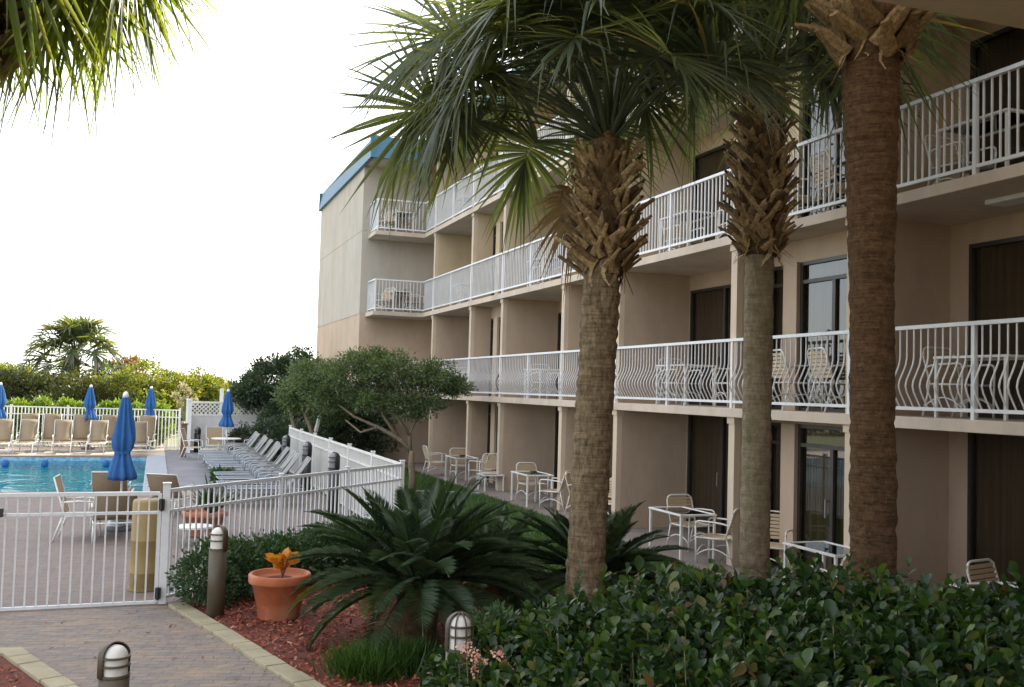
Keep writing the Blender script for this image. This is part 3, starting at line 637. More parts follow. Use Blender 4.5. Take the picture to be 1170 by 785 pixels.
chair(8.75, 8.35, z, 15, 'white strap patio chair above the hedge at right edge of photo')
table(8.2, 7.75, z, 0, 'white patio table behind the hedge at the right edge of photo')
# balconies
for k in (1, 2, 3):
    z = ZF[k][0]
    for bay, yf in (('D0', FIN[-1]), ('D1', FIN[1]), ('D2', FIN[3]), ('D3', FIN[5])):
        if k == 3 and bay in ('D0',): continue
        w = FL[k]+' '+BAY[bay]
        table(8.98, yf-1.7, z, 0, 'white table on '+w)
        chair(9.35, yf-.85, z, 5, 'chair behind the table on '+w)
        chair(9.25, yf-2.9, z, -95 if k != 2 else 175, 'chair at near side of table on '+w)
    for bay, yf in (('S0', FIN[0]), ('S1', FIN[2])):
        if k == 3 or bay == 'S1': continue
        w = FL[k]+' '+BAY[bay]
        chair(8.82, yf-1.05, z, 80, 'left chair of two on '+w); chair(8.82, yf-2.0, z, 80, 'right chair of two on '+w)
for k in (2, 3):
    z = ZF[k][0]; w = FL[k]+' at the end of the far wing'
    chair(7.2, 33.35, z, -60, 'tan chair at left on '+w); table(7.75, 33.3, z, 0, 'white table on '+w)
    if k == 2: chair(8.3, 33.4, z, 60, 'tan chair at right on '+w)
for (x, y, l) in ((8.3, 21.5, 'small dark ashtray on patio table left of the left palm trunk'), (8.2, 26.8, 'small dark ashtray on the far patio table')):
    mb = MB(); mb.lathe([(.0, 0), (.075, 0), (.09, .035), (.075, .035), (.06, .012), (0, .012)], 16); o = mb.build('ashtray', M['ash'], None, True); o.location = (x, y, .016+.721); tag(o, l, 'ashtray')

# ------------------------------------------------------------------ pool furniture
FR = ['leftmost', 'second from left', 'third from left', 'fourth from left', 'rightmost']
for i, (u, base) in enumerate(((-3, 519), (26, 519), (68, 519), (109, 519), (158, 521))):
    p = gnd(u, base); place('chaise_far', lambda l, r: chaise(l, r, 64, 'sling', 'sling', bl=.84, w=.29), (p.x, p.y+.85, .0), rad([2, -1, 3, -2, 4][i]), 'taupe lounger in front row across the pool, '+FR[i], 'lounger', 'loungers beyond the pool')
for i, (u, base) in enumerate(((32, 509), (60, 509), (93, 509), (127, 509), (167, 509))):
    k_ = 39.5/ray(u, 470)[1]; p = Vector((ray(u, 470)[0]*k_, 39.5, 0)); place('chaise_back', lambda l, r: chaise(l, r, 76, 'sling', 'sling', bl=.96, w=.3), (p.x, p.y, .0), rad([-3, 2, -2, 3, -8][i]), 'taupe lounger in back row by the far fence, '+FR[i], 'lounger', 'loungers beyond the pool')
for i, t in enumerate(np.linspace(0, 1, 11)):          # the row along the side fence, heads at the fence
    y = 33.5+(22.0-33.5)*t; x = 2.42-.05*math.sin(i*2.3)
    nm = ['first', 'second', 'third', 'fourth', 'fifth', 'sixth', 'seventh', 'eighth', 'ninth', 'tenth', 'eleventh'][i]
    place('chaise_row', lambda l, r: chaise(l, r, 53, 'sling_blue', 'sling_grey', bl=.80, fm='frame_shaded'), (x, y, .03), rad(-90+1.5*math.sin(i*1.7)), 'pale grey lounger in row beside the side fence, %s from the far end' % nm, 'lounger', 'pale loungers in a row')
# tables by the far corner and near the gate
def round_table(loc, rz, r0=.5, h=.70):
    r = empty('pool_table', loc, rz)
    mb = MB(); mb.lathe([(0, h), (r0, h), (r0, h-.03), (0, h-.03)][::-1], 28); mb.build('table_top', WHITE, r)
    for i in range(4):
        a = PI/4+i*PI/2; mb = MB(); mb.tube([(r0*.85*math.cos(a), r0*.85*math.sin(a), 0), (r0*.7*math.cos(a), r0*.7*math.sin(a), h-.03)], .015, 6); mb.build('leg', WHITE, r, True)
    return r
pu = gnd(256, 524)
place('rtable', round_table, (pu.x+.05, pu.y, 0), 0, 'white round pool table pierced by the umbrella pole near lattice fence', 'table')
for (dx, dy, deg, l) in ((-1.05, -.25, 75, 'tan sling chair left of the umbrella table near lattice fence'), (-.25, 1.0, 5, 'tan sling chair behind the umbrella table near lattice fence'), (1.0, .1, -70, 'tan sling chair right of the umbrella table near lattice fence')):
    place('schair', sling_chair, (pu.x+dx, pu.y+dy, 0), rad(deg), l, 'chair', 'tan sling chairs by the pool')
p = gnd(182, 510); place('rtable_small', lambda l, r: round_table(l, r, .38, .6), (p.x, p.y, 0), 0, 'small white side table by the far fence near the lattice corner', 'table')
p = gnd(197, 511); place('schair', None, (p.x, p.y, 0), rad(-80), 'dark sling chair seen from the side by the far fence', 'chair', 'tan sling chairs by the pool')
# near group just beyond the gate
p = gnd(127, 622); place('chaise_near', lambda l, r: chaise(l, r, 60, 'sling', 'sling', bl=.56, h=.32), (p.x, p.y+.75, 0), rad(184), 'taupe lounger with back to gate and white base bar, nearest the gate', 'lounger')
p = gnd(118, 590); place('chaise_near', None, (p.x+.1, p.y+1.0, 0), rad(176), 'taupe lounger just beyond the one nearest the gate', 'lounger')
p = gnd(74, 618); place('schair', None, (p.x+.2, p.y+.2, 0), rad(86), 'white framed sling chair seen edge on, left of the near lounger', 'chair', 'tan sling chairs by the pool')
p = gnd(185, 592); place('chaise_near', None, (p.x+.25, p.y+.8, 0), rad(150), 'taupe lounger turned askew behind the gate post', 'lounger')
p = gnd(137, 604); rr = random.Random(2)
mb = MB(); mb.lathe([(0, 0), (.17, 0), (.22, .07), (.19, .17), (.10, .22), (0, .235)], 20, fn=lambda r, z, a: r*(1+.16*math.sin(3*a+z*9)+.06*math.sin(7*a))); o = mb.build('towel', M['towel'], None, True); o.location = (p.x, p.y, 0); tag(o, 'bundled pale blue towel lying under the near lounger', 'towel')
p = gnd(222, 622); place('rtable_low', lambda l, r: round_table(l, r, .28, .30), (p.x, p.y, 0), 0, 'low white round side table behind the fence near the terracotta planter', 'table')
# bin
p = gnd(163, 677); B_ = empty('trash_bin', (p.x, p.y+.2, 0), 0, 'tall tan cylindrical bin standing behind the gate', 'bin')
mb = MB(); mb.lathe([(0, 0), (.16, 0), (.165, .02), (.165, .20), (.17, .21), (.17, .225), (.165, .235), (.165, .60), (.17, .61), (.17, .625), (.165, .635), (.165, 1.09), (.15, 1.12), (0, 1.12)], 28); mb.build('body', M['tanbin'], B_, True)
mb = MB(); mb.lathe([(.169, 0.0), (.18, .0), (.18, .035), (.169, .035)], 28); mb.build('base_ring', M['tanbin'], B_)
# umbrellas
def umbrella(loc, rz, top=2.4, cl=1.22, rmax=.24):
    r = empty('pool_umbrella', loc, rz); z1 = top-.09; z0 = z1-cl
    mb = MB(); mb.tube([(0, 0, .05), (0, 0, top-.1)], .022, 10); mb.build('pole', M['white'], r, True)
    mb = MB(); mb.lathe([(0, 0), (.24, 0), (.24, .05), (.06, .09), (.035, .25), (0, .25)], 20); mb.build('base', M['concrete'], r, True)
    prof = []
    for i in range(22):
        t = i/21; zz = z1-cl*t
        rr_ = (.05+.55*t*(1-t*.3))*rmax/.24 if t < .35 else 0
        k = np.interp(t, [0, .08, .3, .52, .62, .68, .8, .95, 1], [.25, .45, .72, .98, .86, .58, .85, 1.22, 1.15]); prof.append((k*rmax, zz))
    prof.append((.03, z0+.02))
    mb = MB(); mb.lathe(prof, 48, fn=lambda q, zz, a: q*(1+.27*math.cos(8*a+zz*1.7)+.09*math.sin(5*a+zz*5)+.05*math.cos(13*a-zz*4))); mb.build('canopy', M['umbrella'], r, True)
    mb = MB(); mb.lathe([(rmax*.60, z1-cl*.70), (rmax*.70, z1-cl*.69), (rmax*.70, z1-cl*.665), (rmax*.60, z1-cl*.655)], 32); mb.build('tie', M['umbrella'], r, True)
    mb = MB(); mb.lathe([(0, top), (.035, top-.02), (.05, top-.06), (.055, top-.115), (0, top-.12)][::-1], 14); mb.build('finial', M['white'], r, True)
    return r
p = at(144, 447, 17.5); o = umbrella((p.x, p.y, 0), .3, p.z, 1.46, .165); tag(o, 'closed blue umbrella standing nearest, in front of the pool', 'umbrella', 'closed blue pool umbrellas')
q = umbrella((0, 0, 0), 0, rmax=.175); first = True
for (u, v, D, l) in ((104, 440, 37, 'closed blue umbrella beyond the pool, left of the nearest umbrella'), (173, 442, 38, 'closed blue umbrella beyond the pool, just right of the nearest umbrella'),
                     (1, 436, 36, 'closed blue umbrella cut by the left edge of the photo'), (257, 447, 37, 'closed blue umbrella on table in front of white lattice fence')):
    p = at(u, v, D); o = q if first else copy_tree(q); first = False
    o.location = (p.x, p.y, p.z-2.4) if p.z < 2.4 else (p.x, p.y, 0); o.location.z = 0
    if u == 257: o.location = (pu.x+.05, pu.y, 0)
    o.rotation_euler = (0, 0, u*.7); tag(o, l, 'umbrella', 'closed blue pool umbrellas')
for i, (u, l) in enumerate(((6, 'blue pool float at the far side, leftmost'), (51, 'blue pool float at the far side, second from left'), (121, 'blue pool float at the far side, beside the near umbrella'))):
    p = gnd(u, 531, -.1); mb = MB(); mb.lathe([(0, -.14), (.09, -.10), (.115, 0), (.09, .10), (0, .12)], 16); o = mb.build('pool_float', M['umbrella'], None, True); o.location = (p.x, p.y, -.06); tag(o, l, 'float', 'blue pool floats')
# planters
def pot(mb, r, h):
    mb.lathe([(0, .02), (r*.62, 0), (r*.66, .02), (r*.70, h*.28), (r*.715, h*.29), (r*.715, h*.34), (r*.73, h*.35), (r*.88, h*.78), (r*.98, h*.80), (r*1.0, h*.84), (r*1.0, h*.97), (r*.97, h), (r*.88, h), (r*.86, h*.9), (0, h*.88)], 36)
p = gnd(318, 706); pt = empty('terracotta_pot', (p.x, p.y, 0), 0, 'large terracotta pot on red mulch beside the grey bollard', 'pot')
mb = MB(); pot(mb, .345, .50); mb.build('pot', M['terracotta'], pt, True)
mb = MB(); mb.lathe([(0, .445), (.30, .445)][::-1], 24); mb.build('soil', M['soil'], pt)
def leafy(parent, name, mat, n, c, r, size, seed, tmpl=T_BROAD, upb=.5):
    rng = np.random.default_rng(seed); d = rng.normal(size=(n, 3)); d[:, 2] = abs(d[:, 2])*.8; d /= np.linalg.norm(d, axis=1, keepdims=True)
    P = np.array(c)+d*np.array(r)*rng.uniform(.2, 1, n)[:, None]
    V, F = leaf_arrays(P, d+np.array([0, 0, upb]), size*rng.uniform(.6, 1.2, n), *tmpl, rng=rng); return mesh_np(name, V, F, mat, parent)
cr0 = empty('croton_plant', (p.x+.03, p.y, .445), 0, 'yellow and orange croton plant growing in the terracotta pot', 'plant')
leafy(cr0, 'leaves', M['croton'], 34, (.02, 0, .10), (.14, .14, .14), .15, 5)
mb = MB()
for i in range(5): a = i*1.3; mb.tube([(0, 0, 0), (.03*math.cos(a), .03*math.sin(a), .1), (.09*math.cos(a), .09*math.sin(a), .2)], .006, 5)
mb.build('stem', M['sand_tan'], cr0)
p = gnd(233, 612); pt2 = empty('terracotta_planter', (p.x, p.y, 0), 0, 'orange terracotta planter behind the fence pickets beyond the shrub', 'pot')
mb = MB(); pot(mb, .38, .42); mb.build('pot', M['terracotta'], pt2, True)
sp_ = empty('spiky_plant', (p.x+.1, p.y, .37), 0, 'spiky green plant growing in the planter behind the fence', 'plant')
rng = np.random.default_rng(3); n = 46; a = rng.uniform(0, 2*PI, n); el = rng.uniform(.5, 1.4, n); D = np.c_[np.cos(a)*np.cos(el), np.sin(a)*np.cos(el), np.sin(el)]
tvs = np.array([(-.03, 0, 0), (.03, 0, 0), (.035, .5, 0), (0, 1, -.12), (-.035, .5, 0)]); tfs = np.array([(0, 1, 2, 3, 4)])
V, F = leaf_arrays(np.zeros((n, 3)), D, rng.uniform(.35, .75, n), tvs, tfs, rng=rng); mesh_np('leaves', V, F, M['small'], sp_)

# ------------------------------------------------------------------ fences and gate
def picket_panel(name, root, a, b, h, mat, sp_=.105, t=.019, rails=(1., .82, .07), pk0=.05):
    a, b = Vector((*a, 0)), Vector((*b, 0)); d = (b-a).normalized(); L = (b-a).length; up = Vector((0, 0, 1)); mb = MB()
    for k, f in enumerate(rails): mb.bar(a+up*(h*f-.02), b+up*(h*f-.02), .042 if k == 0 else .034, .042 if k == 0 else .032)
    n = max(2, round(L/sp_)); R4 = Matrix.Rotation(math.atan2(d.y, d.x), 4, 'Z')
    for i in range(1, n): mb.box(-t/2, t/2, -t/2, t/2, pk0, h*rails[0]-.03, Matrix.Translation(a+d*(L*i/n)) @ R4)
    o = mb.build(name, mat, root); o.location = -Vector(root.location); return o
def fpost(root, p, h, mat, w=.055, cap=True):
    mb = MB(); mb.box(p[0]-w/2, p[0]+w/2, p[1]-w/2, p[1]+w/2, 0, h)
    if cap: mb.box(p[0]-w/2-.008, p[0]+w/2+.008, p[1]-w/2-.008, p[1]+w/2+.008, h, h+.018)
    o = mb.build('post', mat, root, bevel=.004); o.location = -Vector(root.location); return o
FH = 1.34; GP = Vector((.19, 12.5)); FC = Vector((3.97, 16.4)); FF = Vector((3.86, 30.2))
fr = empty('picket_fence', (GP.x, GP.y, 0), 0, 'white metal picket fence running from the gate post to the corner', 'fence')
q1, q2 = GP.lerp(FC, .40), GP.lerp(FC, .70)
for a, b in ((GP, q1), (q1, q2), (q2, FC)): picket_panel('picket_panel', fr, a, b, FH, M['white'])
for p in (q1, q2): fpost(fr, p, FH+.03, M['white'])
fpost(fr, GP+Vector((.0, .0)), FH+.06, M['white'], .085)
fs = empty('side_fence', (FC.x, FC.y, 0), 0, 'long white picket fence behind the row of loungers, receding from corner', 'fence')
nseg = 6
for i in range(nseg):
    a, b = FC.lerp(FF, i/nseg), FC.lerp(FF, (i+1)/nseg); picket_panel('picket_panel', fs, a, b, FH, M['white_warm'], .10, .024)
for i in range(nseg+1): fpost(fs, FC.lerp(FF, i/nseg), FH+.04, M['white_warm'], .07)
gt = empty('pool_gate', (GP.x-.06, GP.y, 0), 0, 'white metal picket gate closing the paved path to the pool', 'gate')
ga, gb = Vector((-1.62, 12.44)), Vector((GP.x-.075, 12.49))
picket_panel('picket_panel', gt, ga, gb, FH-.03, M['white'], .112, .019, (1., .83, .035), .03)
for s in (ga, gb):
    mb = MB(); mb.box(s.x-.02, s.x+.02, s.y-.02, s.y+.02, .03, FH-.05); o = mb.build('gate_stile', M['white'], gt); o.location = -Vector(gt.location)
for zz in (.07, 1.10):
    mb = MB(); mb.box(GP.x-.085, GP.x-.02, 12.41, 12.46, zz, zz+.13); mb.tube([(GP.x-.055, 12.41, zz-.01), (GP.x-.055, 12.41, zz+.14)], .018, 8); o = mb.build('hinge', M['black'], gt, bevel=.006); o.location = -Vector(gt.location)
mb = MB(); mb.box(ga.x-.02, ga.x+.09, 12.38, 12.46, 1.05, 1.15); o = mb.build('latch', M['black'], gt, bevel=.008); o.location = -Vector(gt.location)
fl = empty('picket_fence', (-1.75, 12.4, 0), 0, 'white picket fence continuing left of the gate at left edge', 'fence')
picket_panel('picket_panel', fl, (-4.5, 12.3), (-1.72, 12.42), FH, M['white']); fpost(fl, Vector((-1.70, 12.42)), FH+.05, M['white'], .08)
ff = empty('far_fence', (-2, 41, 0), 0, 'white picket fence along the far side of the pool deck', 'fence')
fa, fb = Vector((-13, 43.2)), Vector((.95, 40.2)); n = 7
for i in range(n): picket_panel('picket_panel', ff, fa.lerp(fb, i/n), fa.lerp(fb, (i+1)/n), 1.52, M['white_warm'], .13, .03, (1., .82, .08))
for i in range(n+1): fpost(ff, fa.lerp(fb, i/n), 1.55, M['white_warm'], .08)
# lattice privacy fence
lf = empty('lattice_fence', (1.2, 40, 0), 0, 'white vinyl privacy fence with lattice top near the far pool corner', 'fence')
def lpart(mb, name, **kw): o = mb.build(name, M['vinyl'], lf, **kw); o.location = -Vector(lf.location); return o
LX = [1.25, 2.75, 4.2, 5.6]; LY = 40.2; LH = 1.86
for i, x in enumerate(LX):
    mb = MB(); mb.box(x-.07, x+.07, LY-.07, LY+.07, 0, LH+.05); mb.box(x-.09, x+.09, LY-.09, LY+.09, LH+.05, LH+.09); lpart(mb, 'post')
mb = MB(); mb.box(LX[0]-.07, LX[0]+.07, 38.35, 38.49, 0, LH+.05); mb.box(LX[0]-.09, LX[0]+.09, 38.33, 38.51, LH+.05, LH+.09); lpart(mb, 'post')
mb = MB(); mb.box(LX[0]-.03, LX[0]+.03, 38.49, LY-.07, .05, LH); lpart(mb, 'solid_panel')
for i in range(3):
    x0, x1 = LX[i]+.07, LX[i+1]-.07
    mb = MB(); mb.box(x0, x1, LY-.025, LY+.025, .05, 1.28); mb.box(x0, x1, LY-.04, LY+.04, 1.28, 1.36); mb.box(x0, x1, LY-.04, LY+.04, LH-.07, LH); lpart(mb, 'solid_panel')
    mb = MB(); z0, z1 = 1.36, LH-.07; hh = z1-z0; s_ = .16; x = x0-hh
    while x < x1:
        for sgn in (1, -1):
            a = (x, z0) if sgn > 0 else (x, z1); b = (x+hh, z1) if sgn > 0 else (x+hh, z0)
            (ax, az), (bx, bz) = a, b
            if ax < x0: az += (bz-az)*(x0-ax)/(bx-ax); ax = x0
            if bx > x1: bz = az+(bz-az)*(x1-ax)/(bx-ax); bx = x1
            if bx-ax > .03: mb.bar((ax, LY-.006*sgn, az), (bx, LY-.006*sgn, bz), .010, .045, up=(0, 0, 1))
        x += s_
    lpart(mb, 'lattice')
# posts near the corner
p = at(252.5, 444, 39.6); mb = MB(); mb.box(-.07, .07, -.07, .07, 0, p.z); o = mb.build('tall_post', M['vinyl'], None, bevel=.01); o.location = (p.x, 40.6, 0); tag(o, 'tall white post behind the lattice fence and its blue umbrella', 'post')
p = gnd(209, 522); mb = MB(); mb.box(-.1, .1, -.1, .1, 0, 1.12); mb.lathe([(.14, 0), (.14, 0.04), (.0, .04)], 16, c=(0, 0, 1.12)); o = mb.build('wooden_post', M['sand_tan'], None, bevel=.01); o.location = (p.x, p.y, 0); tag(o, 'brown wooden post at the end of the far fence', 'post')

p = at(363, 483, 31); wl = empty('path_lamp', (p.x, p.y, 0), 0, 'small tilted white lamp standing behind the side fence', 'lamp')
mb = MB(); mb.tube([(-.04, 0, 0), (-.03, 0, p.z-.25)], .025, 8); mb.build('pole', M['white'], wl, True)
mb = MB(); mb.bar((-.05, 0, p.z-.28), (.06, 0, p.z+.24), .2, .09); mb.build('lamp_head', M['white_warm'], wl, bevel=.015)
# ------------------------------------------------------------------ bollard lights
def bollard(loc, rz, h=1.0, r=.098, mat='bollard', lens='lens'):
    """lens looks towards local -y"""
    o = empty('bollard_light', loc, rz); zl = h*.74
    mb = MB(); mb.lathe([(0, 0), (r, 0), (r, zl), (0, zl)], 28); mb.build('post', M[mat], o, True)
    ln = [(r*.86, zl)]+[(r*.86, h-r*.9)]+[(r*.86*math.cos(t), h-r*.9+r*.82*math.sin(t)) for t in [i*PI/12 for i in range(1, 7)]]
    mb = MB(); mb.lathe(ln, 28); mb.build('lens', M[lens], o, True)
    # hood wraps the back half
    mb = MB(); prof = [(r, zl), (r, h-r*.9)]+[(r*math.cos(t), h-r*.9+r*.95*math.sin(t)) for t in [i*PI/12 for i in range(1, 7)]]
    mb.lathe(prof, 20, a0=rad(-12), a1=rad(192)); hd = mb.build('hood', M[mat], o, True); s = hd.modifiers.new('solid', 'SOLIDIFY'); s.thickness = .008; s.offset = 1
    mb = MB()
    for zz in (zl+.012, zl+(h-r*.9-zl)*.62, h-r*.85): mb.lathe([(r*.88, zz-.007), (r*1.03, zz-.007), (r*1.03, zz+.007), (r*.88, zz+.007)], 24, a0=rad(190), a1=rad(350))
    mb.build('guard', M[mat], o)
    return o
p = gnd(246, 704); o = bollard((p.x, p.y, 0), rad(-55), 1.0, .098); tag(o, 'bronze bollard light with white lens on mulch beside terracotta pot', 'bollard', 'bollard lights along the path')
mb = MB(); mb.lathe([(.0, 0), (.012, 0), (.012, .09), (0, .09)], 8, c=(-.1, 0, .45))
p = at(132, 735, 6.7); o = bollard((p.x, p.y, 0), rad(35), p.z, .10); tag(o, 'bronze bollard light in front on the paved path at the bottom edge', 'bollard', 'bollard lights along the path')
p = at(526, 701, 7.2); o = bollard((p.x, p.y, 0), rad(10), p.z, .098); tag(o, 'bollard light with caged white dome beside the hedge and pink flowers', 'bollard', 'bollard lights along the path')
mb = MB()
for a in (rad(270), rad(225), rad(315)):
    mb.tube([(.1*math.cos(a), .1*math.sin(a), p.z*.74)]+[(.1*math.cos(t)*math.cos(a), .1*math.cos(t)*math.sin(a), p.z-.09+.098*math.sin(t)) for t in [i*PI/16 for i in range(9)]], .006, 5)
mb.build('cage', M['bollard'], o)
for (u, v, D, l) in ((351, 505, 24, 'black bollard light beside side fence, middle of the three'), (382, 517, 20.3, 'black bollard light beside side fence, nearest of the three'), (327, 497, 27.8, 'black bollard light beside side fence, farthest of the three'), (226, 488, 37, 'black bollard light at the white panel by the far pool corner')):
    p = at(u, v, D); tag(bollard((p.x, p.y, 0), rad(-75), p.z, .115, 'black', 'greylens'), l, 'bollard', 'black bollard lights by the pool')

# ------------------------------------------------------------------ palms
def trunk_mesh(path, radii, amp, seed, nseg=40, rows=190, rings=0.):
    """tapered trunk along path (3D points) with rough surface"""
    P = [Vector(p) for p in path]; V = []; rng = random.Random(seed); off = Vector((seed*3.1, 0, 0))
    for i in range(rows+1):
        t = i/rows*(len(P)-1); k = min(int(t), len(P)-2); f = t-k; c = P[k].lerp(P[k+1], f); r = radii[k]*(1-f)+radii[k+1]*f
        rr = 1.5*rings*(.5-abs((c.z*9.5+.15*noise.noise(Vector((0, 0, c.z*3)))) % 1-.5))
        for j in range(nseg):
            a = 2*PI*j/nseg; q = Vector((math.cos(a)*r*7, math.sin(a)*r*7, c.z*9))+off
            d = amp*(noise.noise(q)+.5*noise.noise(q*2.7)+.35*noise.noise(Vector((q.x*3, q.y*3, q.z*1.2))))+rr*(.6+.4*noise.noise(q*.6))
            V.append((c.x+math.cos(a)*(r+d), c.y+math.sin(a)*(r+d), c.z))
    F = [(i*nseg+j, i*nseg+(j+1) % nseg, (i+1)*nseg+(j+1) % nseg, (i+1)*nseg+j) for i in range(rows) for j in range(nseg)]
    return V, F
def boots(n, zr, axis, rfun, seed, lr=(.26, .40), tilt=(28, 55), bw=(.075, .10), bth=.42, weave=(.55, 1.15), shreds=16):
    """cut leaf bases in a woven spiral; returns one mesh builder"""
    rng = random.Random(seed); mb = MB(); za, zb_ = zr
    for i in range(n):
        f = (i+.5)/n; zc = za+(zb_-za)*f; a = i*2.39996+rng.uniform(-.15, .15); r = rfun(f)
        c = axis(zc)+Vector((math.cos(a)*r*.74, math.sin(a)*r*.74, 0))
        out = Vector((math.cos(a), math.sin(a), 0)); tg = Vector((-math.sin(a), math.cos(a), 0))
        tl = rad(rng.uniform(*tilt)*(1.25-.55*f)); side = (1 if i % 2 else -1)*rng.uniform(*weave)
        d = (Vector((0, 0, 1))*math.cos(tl)+out*math.sin(tl)+tg*side*.8).normalized()
        L = rng.uniform(*lr); w0 = rng.uniform(*bw); w1 = w0*rng.uniform(.45, .62); th0, th1 = w0*bth, w0*rng.uniform(.52, .8)*bth
        nx = (tg-d*tg.dot(d)).normalized(); nz = nx.cross(d); V = []
        jit = [rng.uniform(.8, 1.2) for _ in range(4)]
        for (t, w, th), jj in zip(((0, w0*.9, th0), (.35, (w0+w1)/2*1.05, th0), (.7, w1*1.15, th1*1.1), (1, w1, th1)), jit):
            w = w*jj
            cc = c+d*L*t+out*(.03*t*t)
            for an in range(8):
                q = 2*PI*an/8; cu = .35*w*(math.cos(q)**2)
                V.append(cc+nx*w*math.cos(q)+nz*(th*math.sin(q)-cu*.4))
        F = [(k*8+j, k*8+(j+1) % 8, (k+1)*8+(j+1) % 8, (k+1)*8+j) for k in range(3) for j in range(8)]+[tuple(24+j for j in range(8))]
        mb.add(V, F)
    for i in range(shreds):                      # torn dry strips and fibre hanging below the lowest bases
        a = rng.uniform(0, 2*PI); zc = za+rng.uniform(-.02, .22); r = rfun(.02)*.82; c = axis(zc)+Vector((math.cos(a)*r, math.sin(a)*r, 0)); out = Vector((math.cos(a), math.sin(a), 0)); tg = Vector((-math.sin(a), math.cos(a), 0))
        L = rng.uniform(.14, .36); lift = rng.choice((.15, .3, .7)); w = rng.uniform(.012, .034); V = []
        for t in (0, .3, .65, 1):
            q = c+out*(L*t*lift)-Vector((0, 0, 1))*(L*t*(1.1-lift*.8))+tg*(.05*math.sin(t*3+i)); ww = w*(1-.75*t)
            V += [q-tg*ww, q+tg*ww+out*.006]
        mb.add(V, [(2*k, 2*k+1, 2*k+3, 2*k+2) for k in range(3)])
    return mb
def frond_arrays(az, el, plen, flen, nl, seed, bend=.55, droop=.55, w0=.030, twist=0.):
    rng = np.random.default_rng(seed); h = np.array([math.cos(az), math.sin(az), 0.]); Z = np.array([0, 0, 1.]); S0 = np.array([-math.sin(az), math.cos(az), 0.])
    # petiole curve
    pts = [np.zeros(3)]; e = el; n = 8
    for i in range(n):
        e = el-bend*((i+1)/n)**1.6; pts.append(pts[-1]+(h*math.cos(e)+Z*math.sin(e))*plen/n)
    PV, PF = [], []
    for i, p in enumerate(pts):
        t = i/n; w = .030*(1-t)+.012; th = .012*(1-t)+.006; q = el-bend*t**1.6; up = -h*math.sin(q)+Z*math.cos(q)
        PV += [p-S0*w, p-up*th, p+S0*w, p+up*th]
    PF = [(i*4+j, i*4+(j+1) % 4, (i+1)*4+(j+1) % 4, (i+1)*4+j) for i in range(n) for j in range(4)]
    # costa
    cos_pts = [pts[-1]]; ec = e
    for i in range(6):
        ec -= .16+.10*droop; cos_pts.append(cos_pts[-1]+(h*math.cos(ec)+Z*math.sin(ec))*flen*.42/6)
    V, F = [], []; off = 0
    st = np.array([0, .18, .4, .6, .8, 1.]); wk = np.array([.4, .9, 1., .68, .30, .03])
    for i in range(nl):
        u = -1+2*i/(nl-1); ph = u*rad(138)+rng.normal()*.035; f = (1-abs(u))**1.2*5.99; k = int(f); fr_ = f-k
        o = cos_pts[k]*(1-fr_)+cos_pts[min(k+1, 6)]*fr_
        ee = e-(e-ec)*(f/6); T = h*math.cos(ee)+Z*math.sin(ee); Nn = -h*math.sin(ee)+Z*math.cos(ee)
        S = S0*math.cos(twist)+Nn*math.sin(twist); Nn = np.cross(T, S) if np.cross(T, S) @ Nn > 0 else -np.cross(T, S)
        d = T*math.cos(ph)+S*math.sin(ph)+Nn*(.30*abs(math.sin(ph))-.12+rng.normal()*.09); d /= np.linalg.norm(d)
        L = flen*(1-.30*abs(u)**2)*rng.uniform(.86, 1.06); g = droop*L*rng.uniform(.55, 1.35); wv = np.cross(Nn, d); wv /= np.linalg.norm(wv)+1e-9
        sway = S*rng.normal()*.06*L
        kink = rng.random() < .12; kt = rng.uniform(.45, .7)
        for t, wq in zip(st, wk):
            c = o+d*L*t-Z*g*t**2.3+sway*t*t
            if kink and t > kt: c = c-Z*(t-kt)*L*.75-d*(t-kt)*L*.6
            w = w0*wq; V += [c-wv*w+Nn*w*.45, c, c+wv*w+Nn*w*.45]
        for s in range(5):
            a = off+s*3; F += [(a, a+1, a+4, a+3), (a+1, a+2, a+5, a+4)]
        off += 18
    return np.array(PV), np.array(PF), np.array(V), np.array(F)
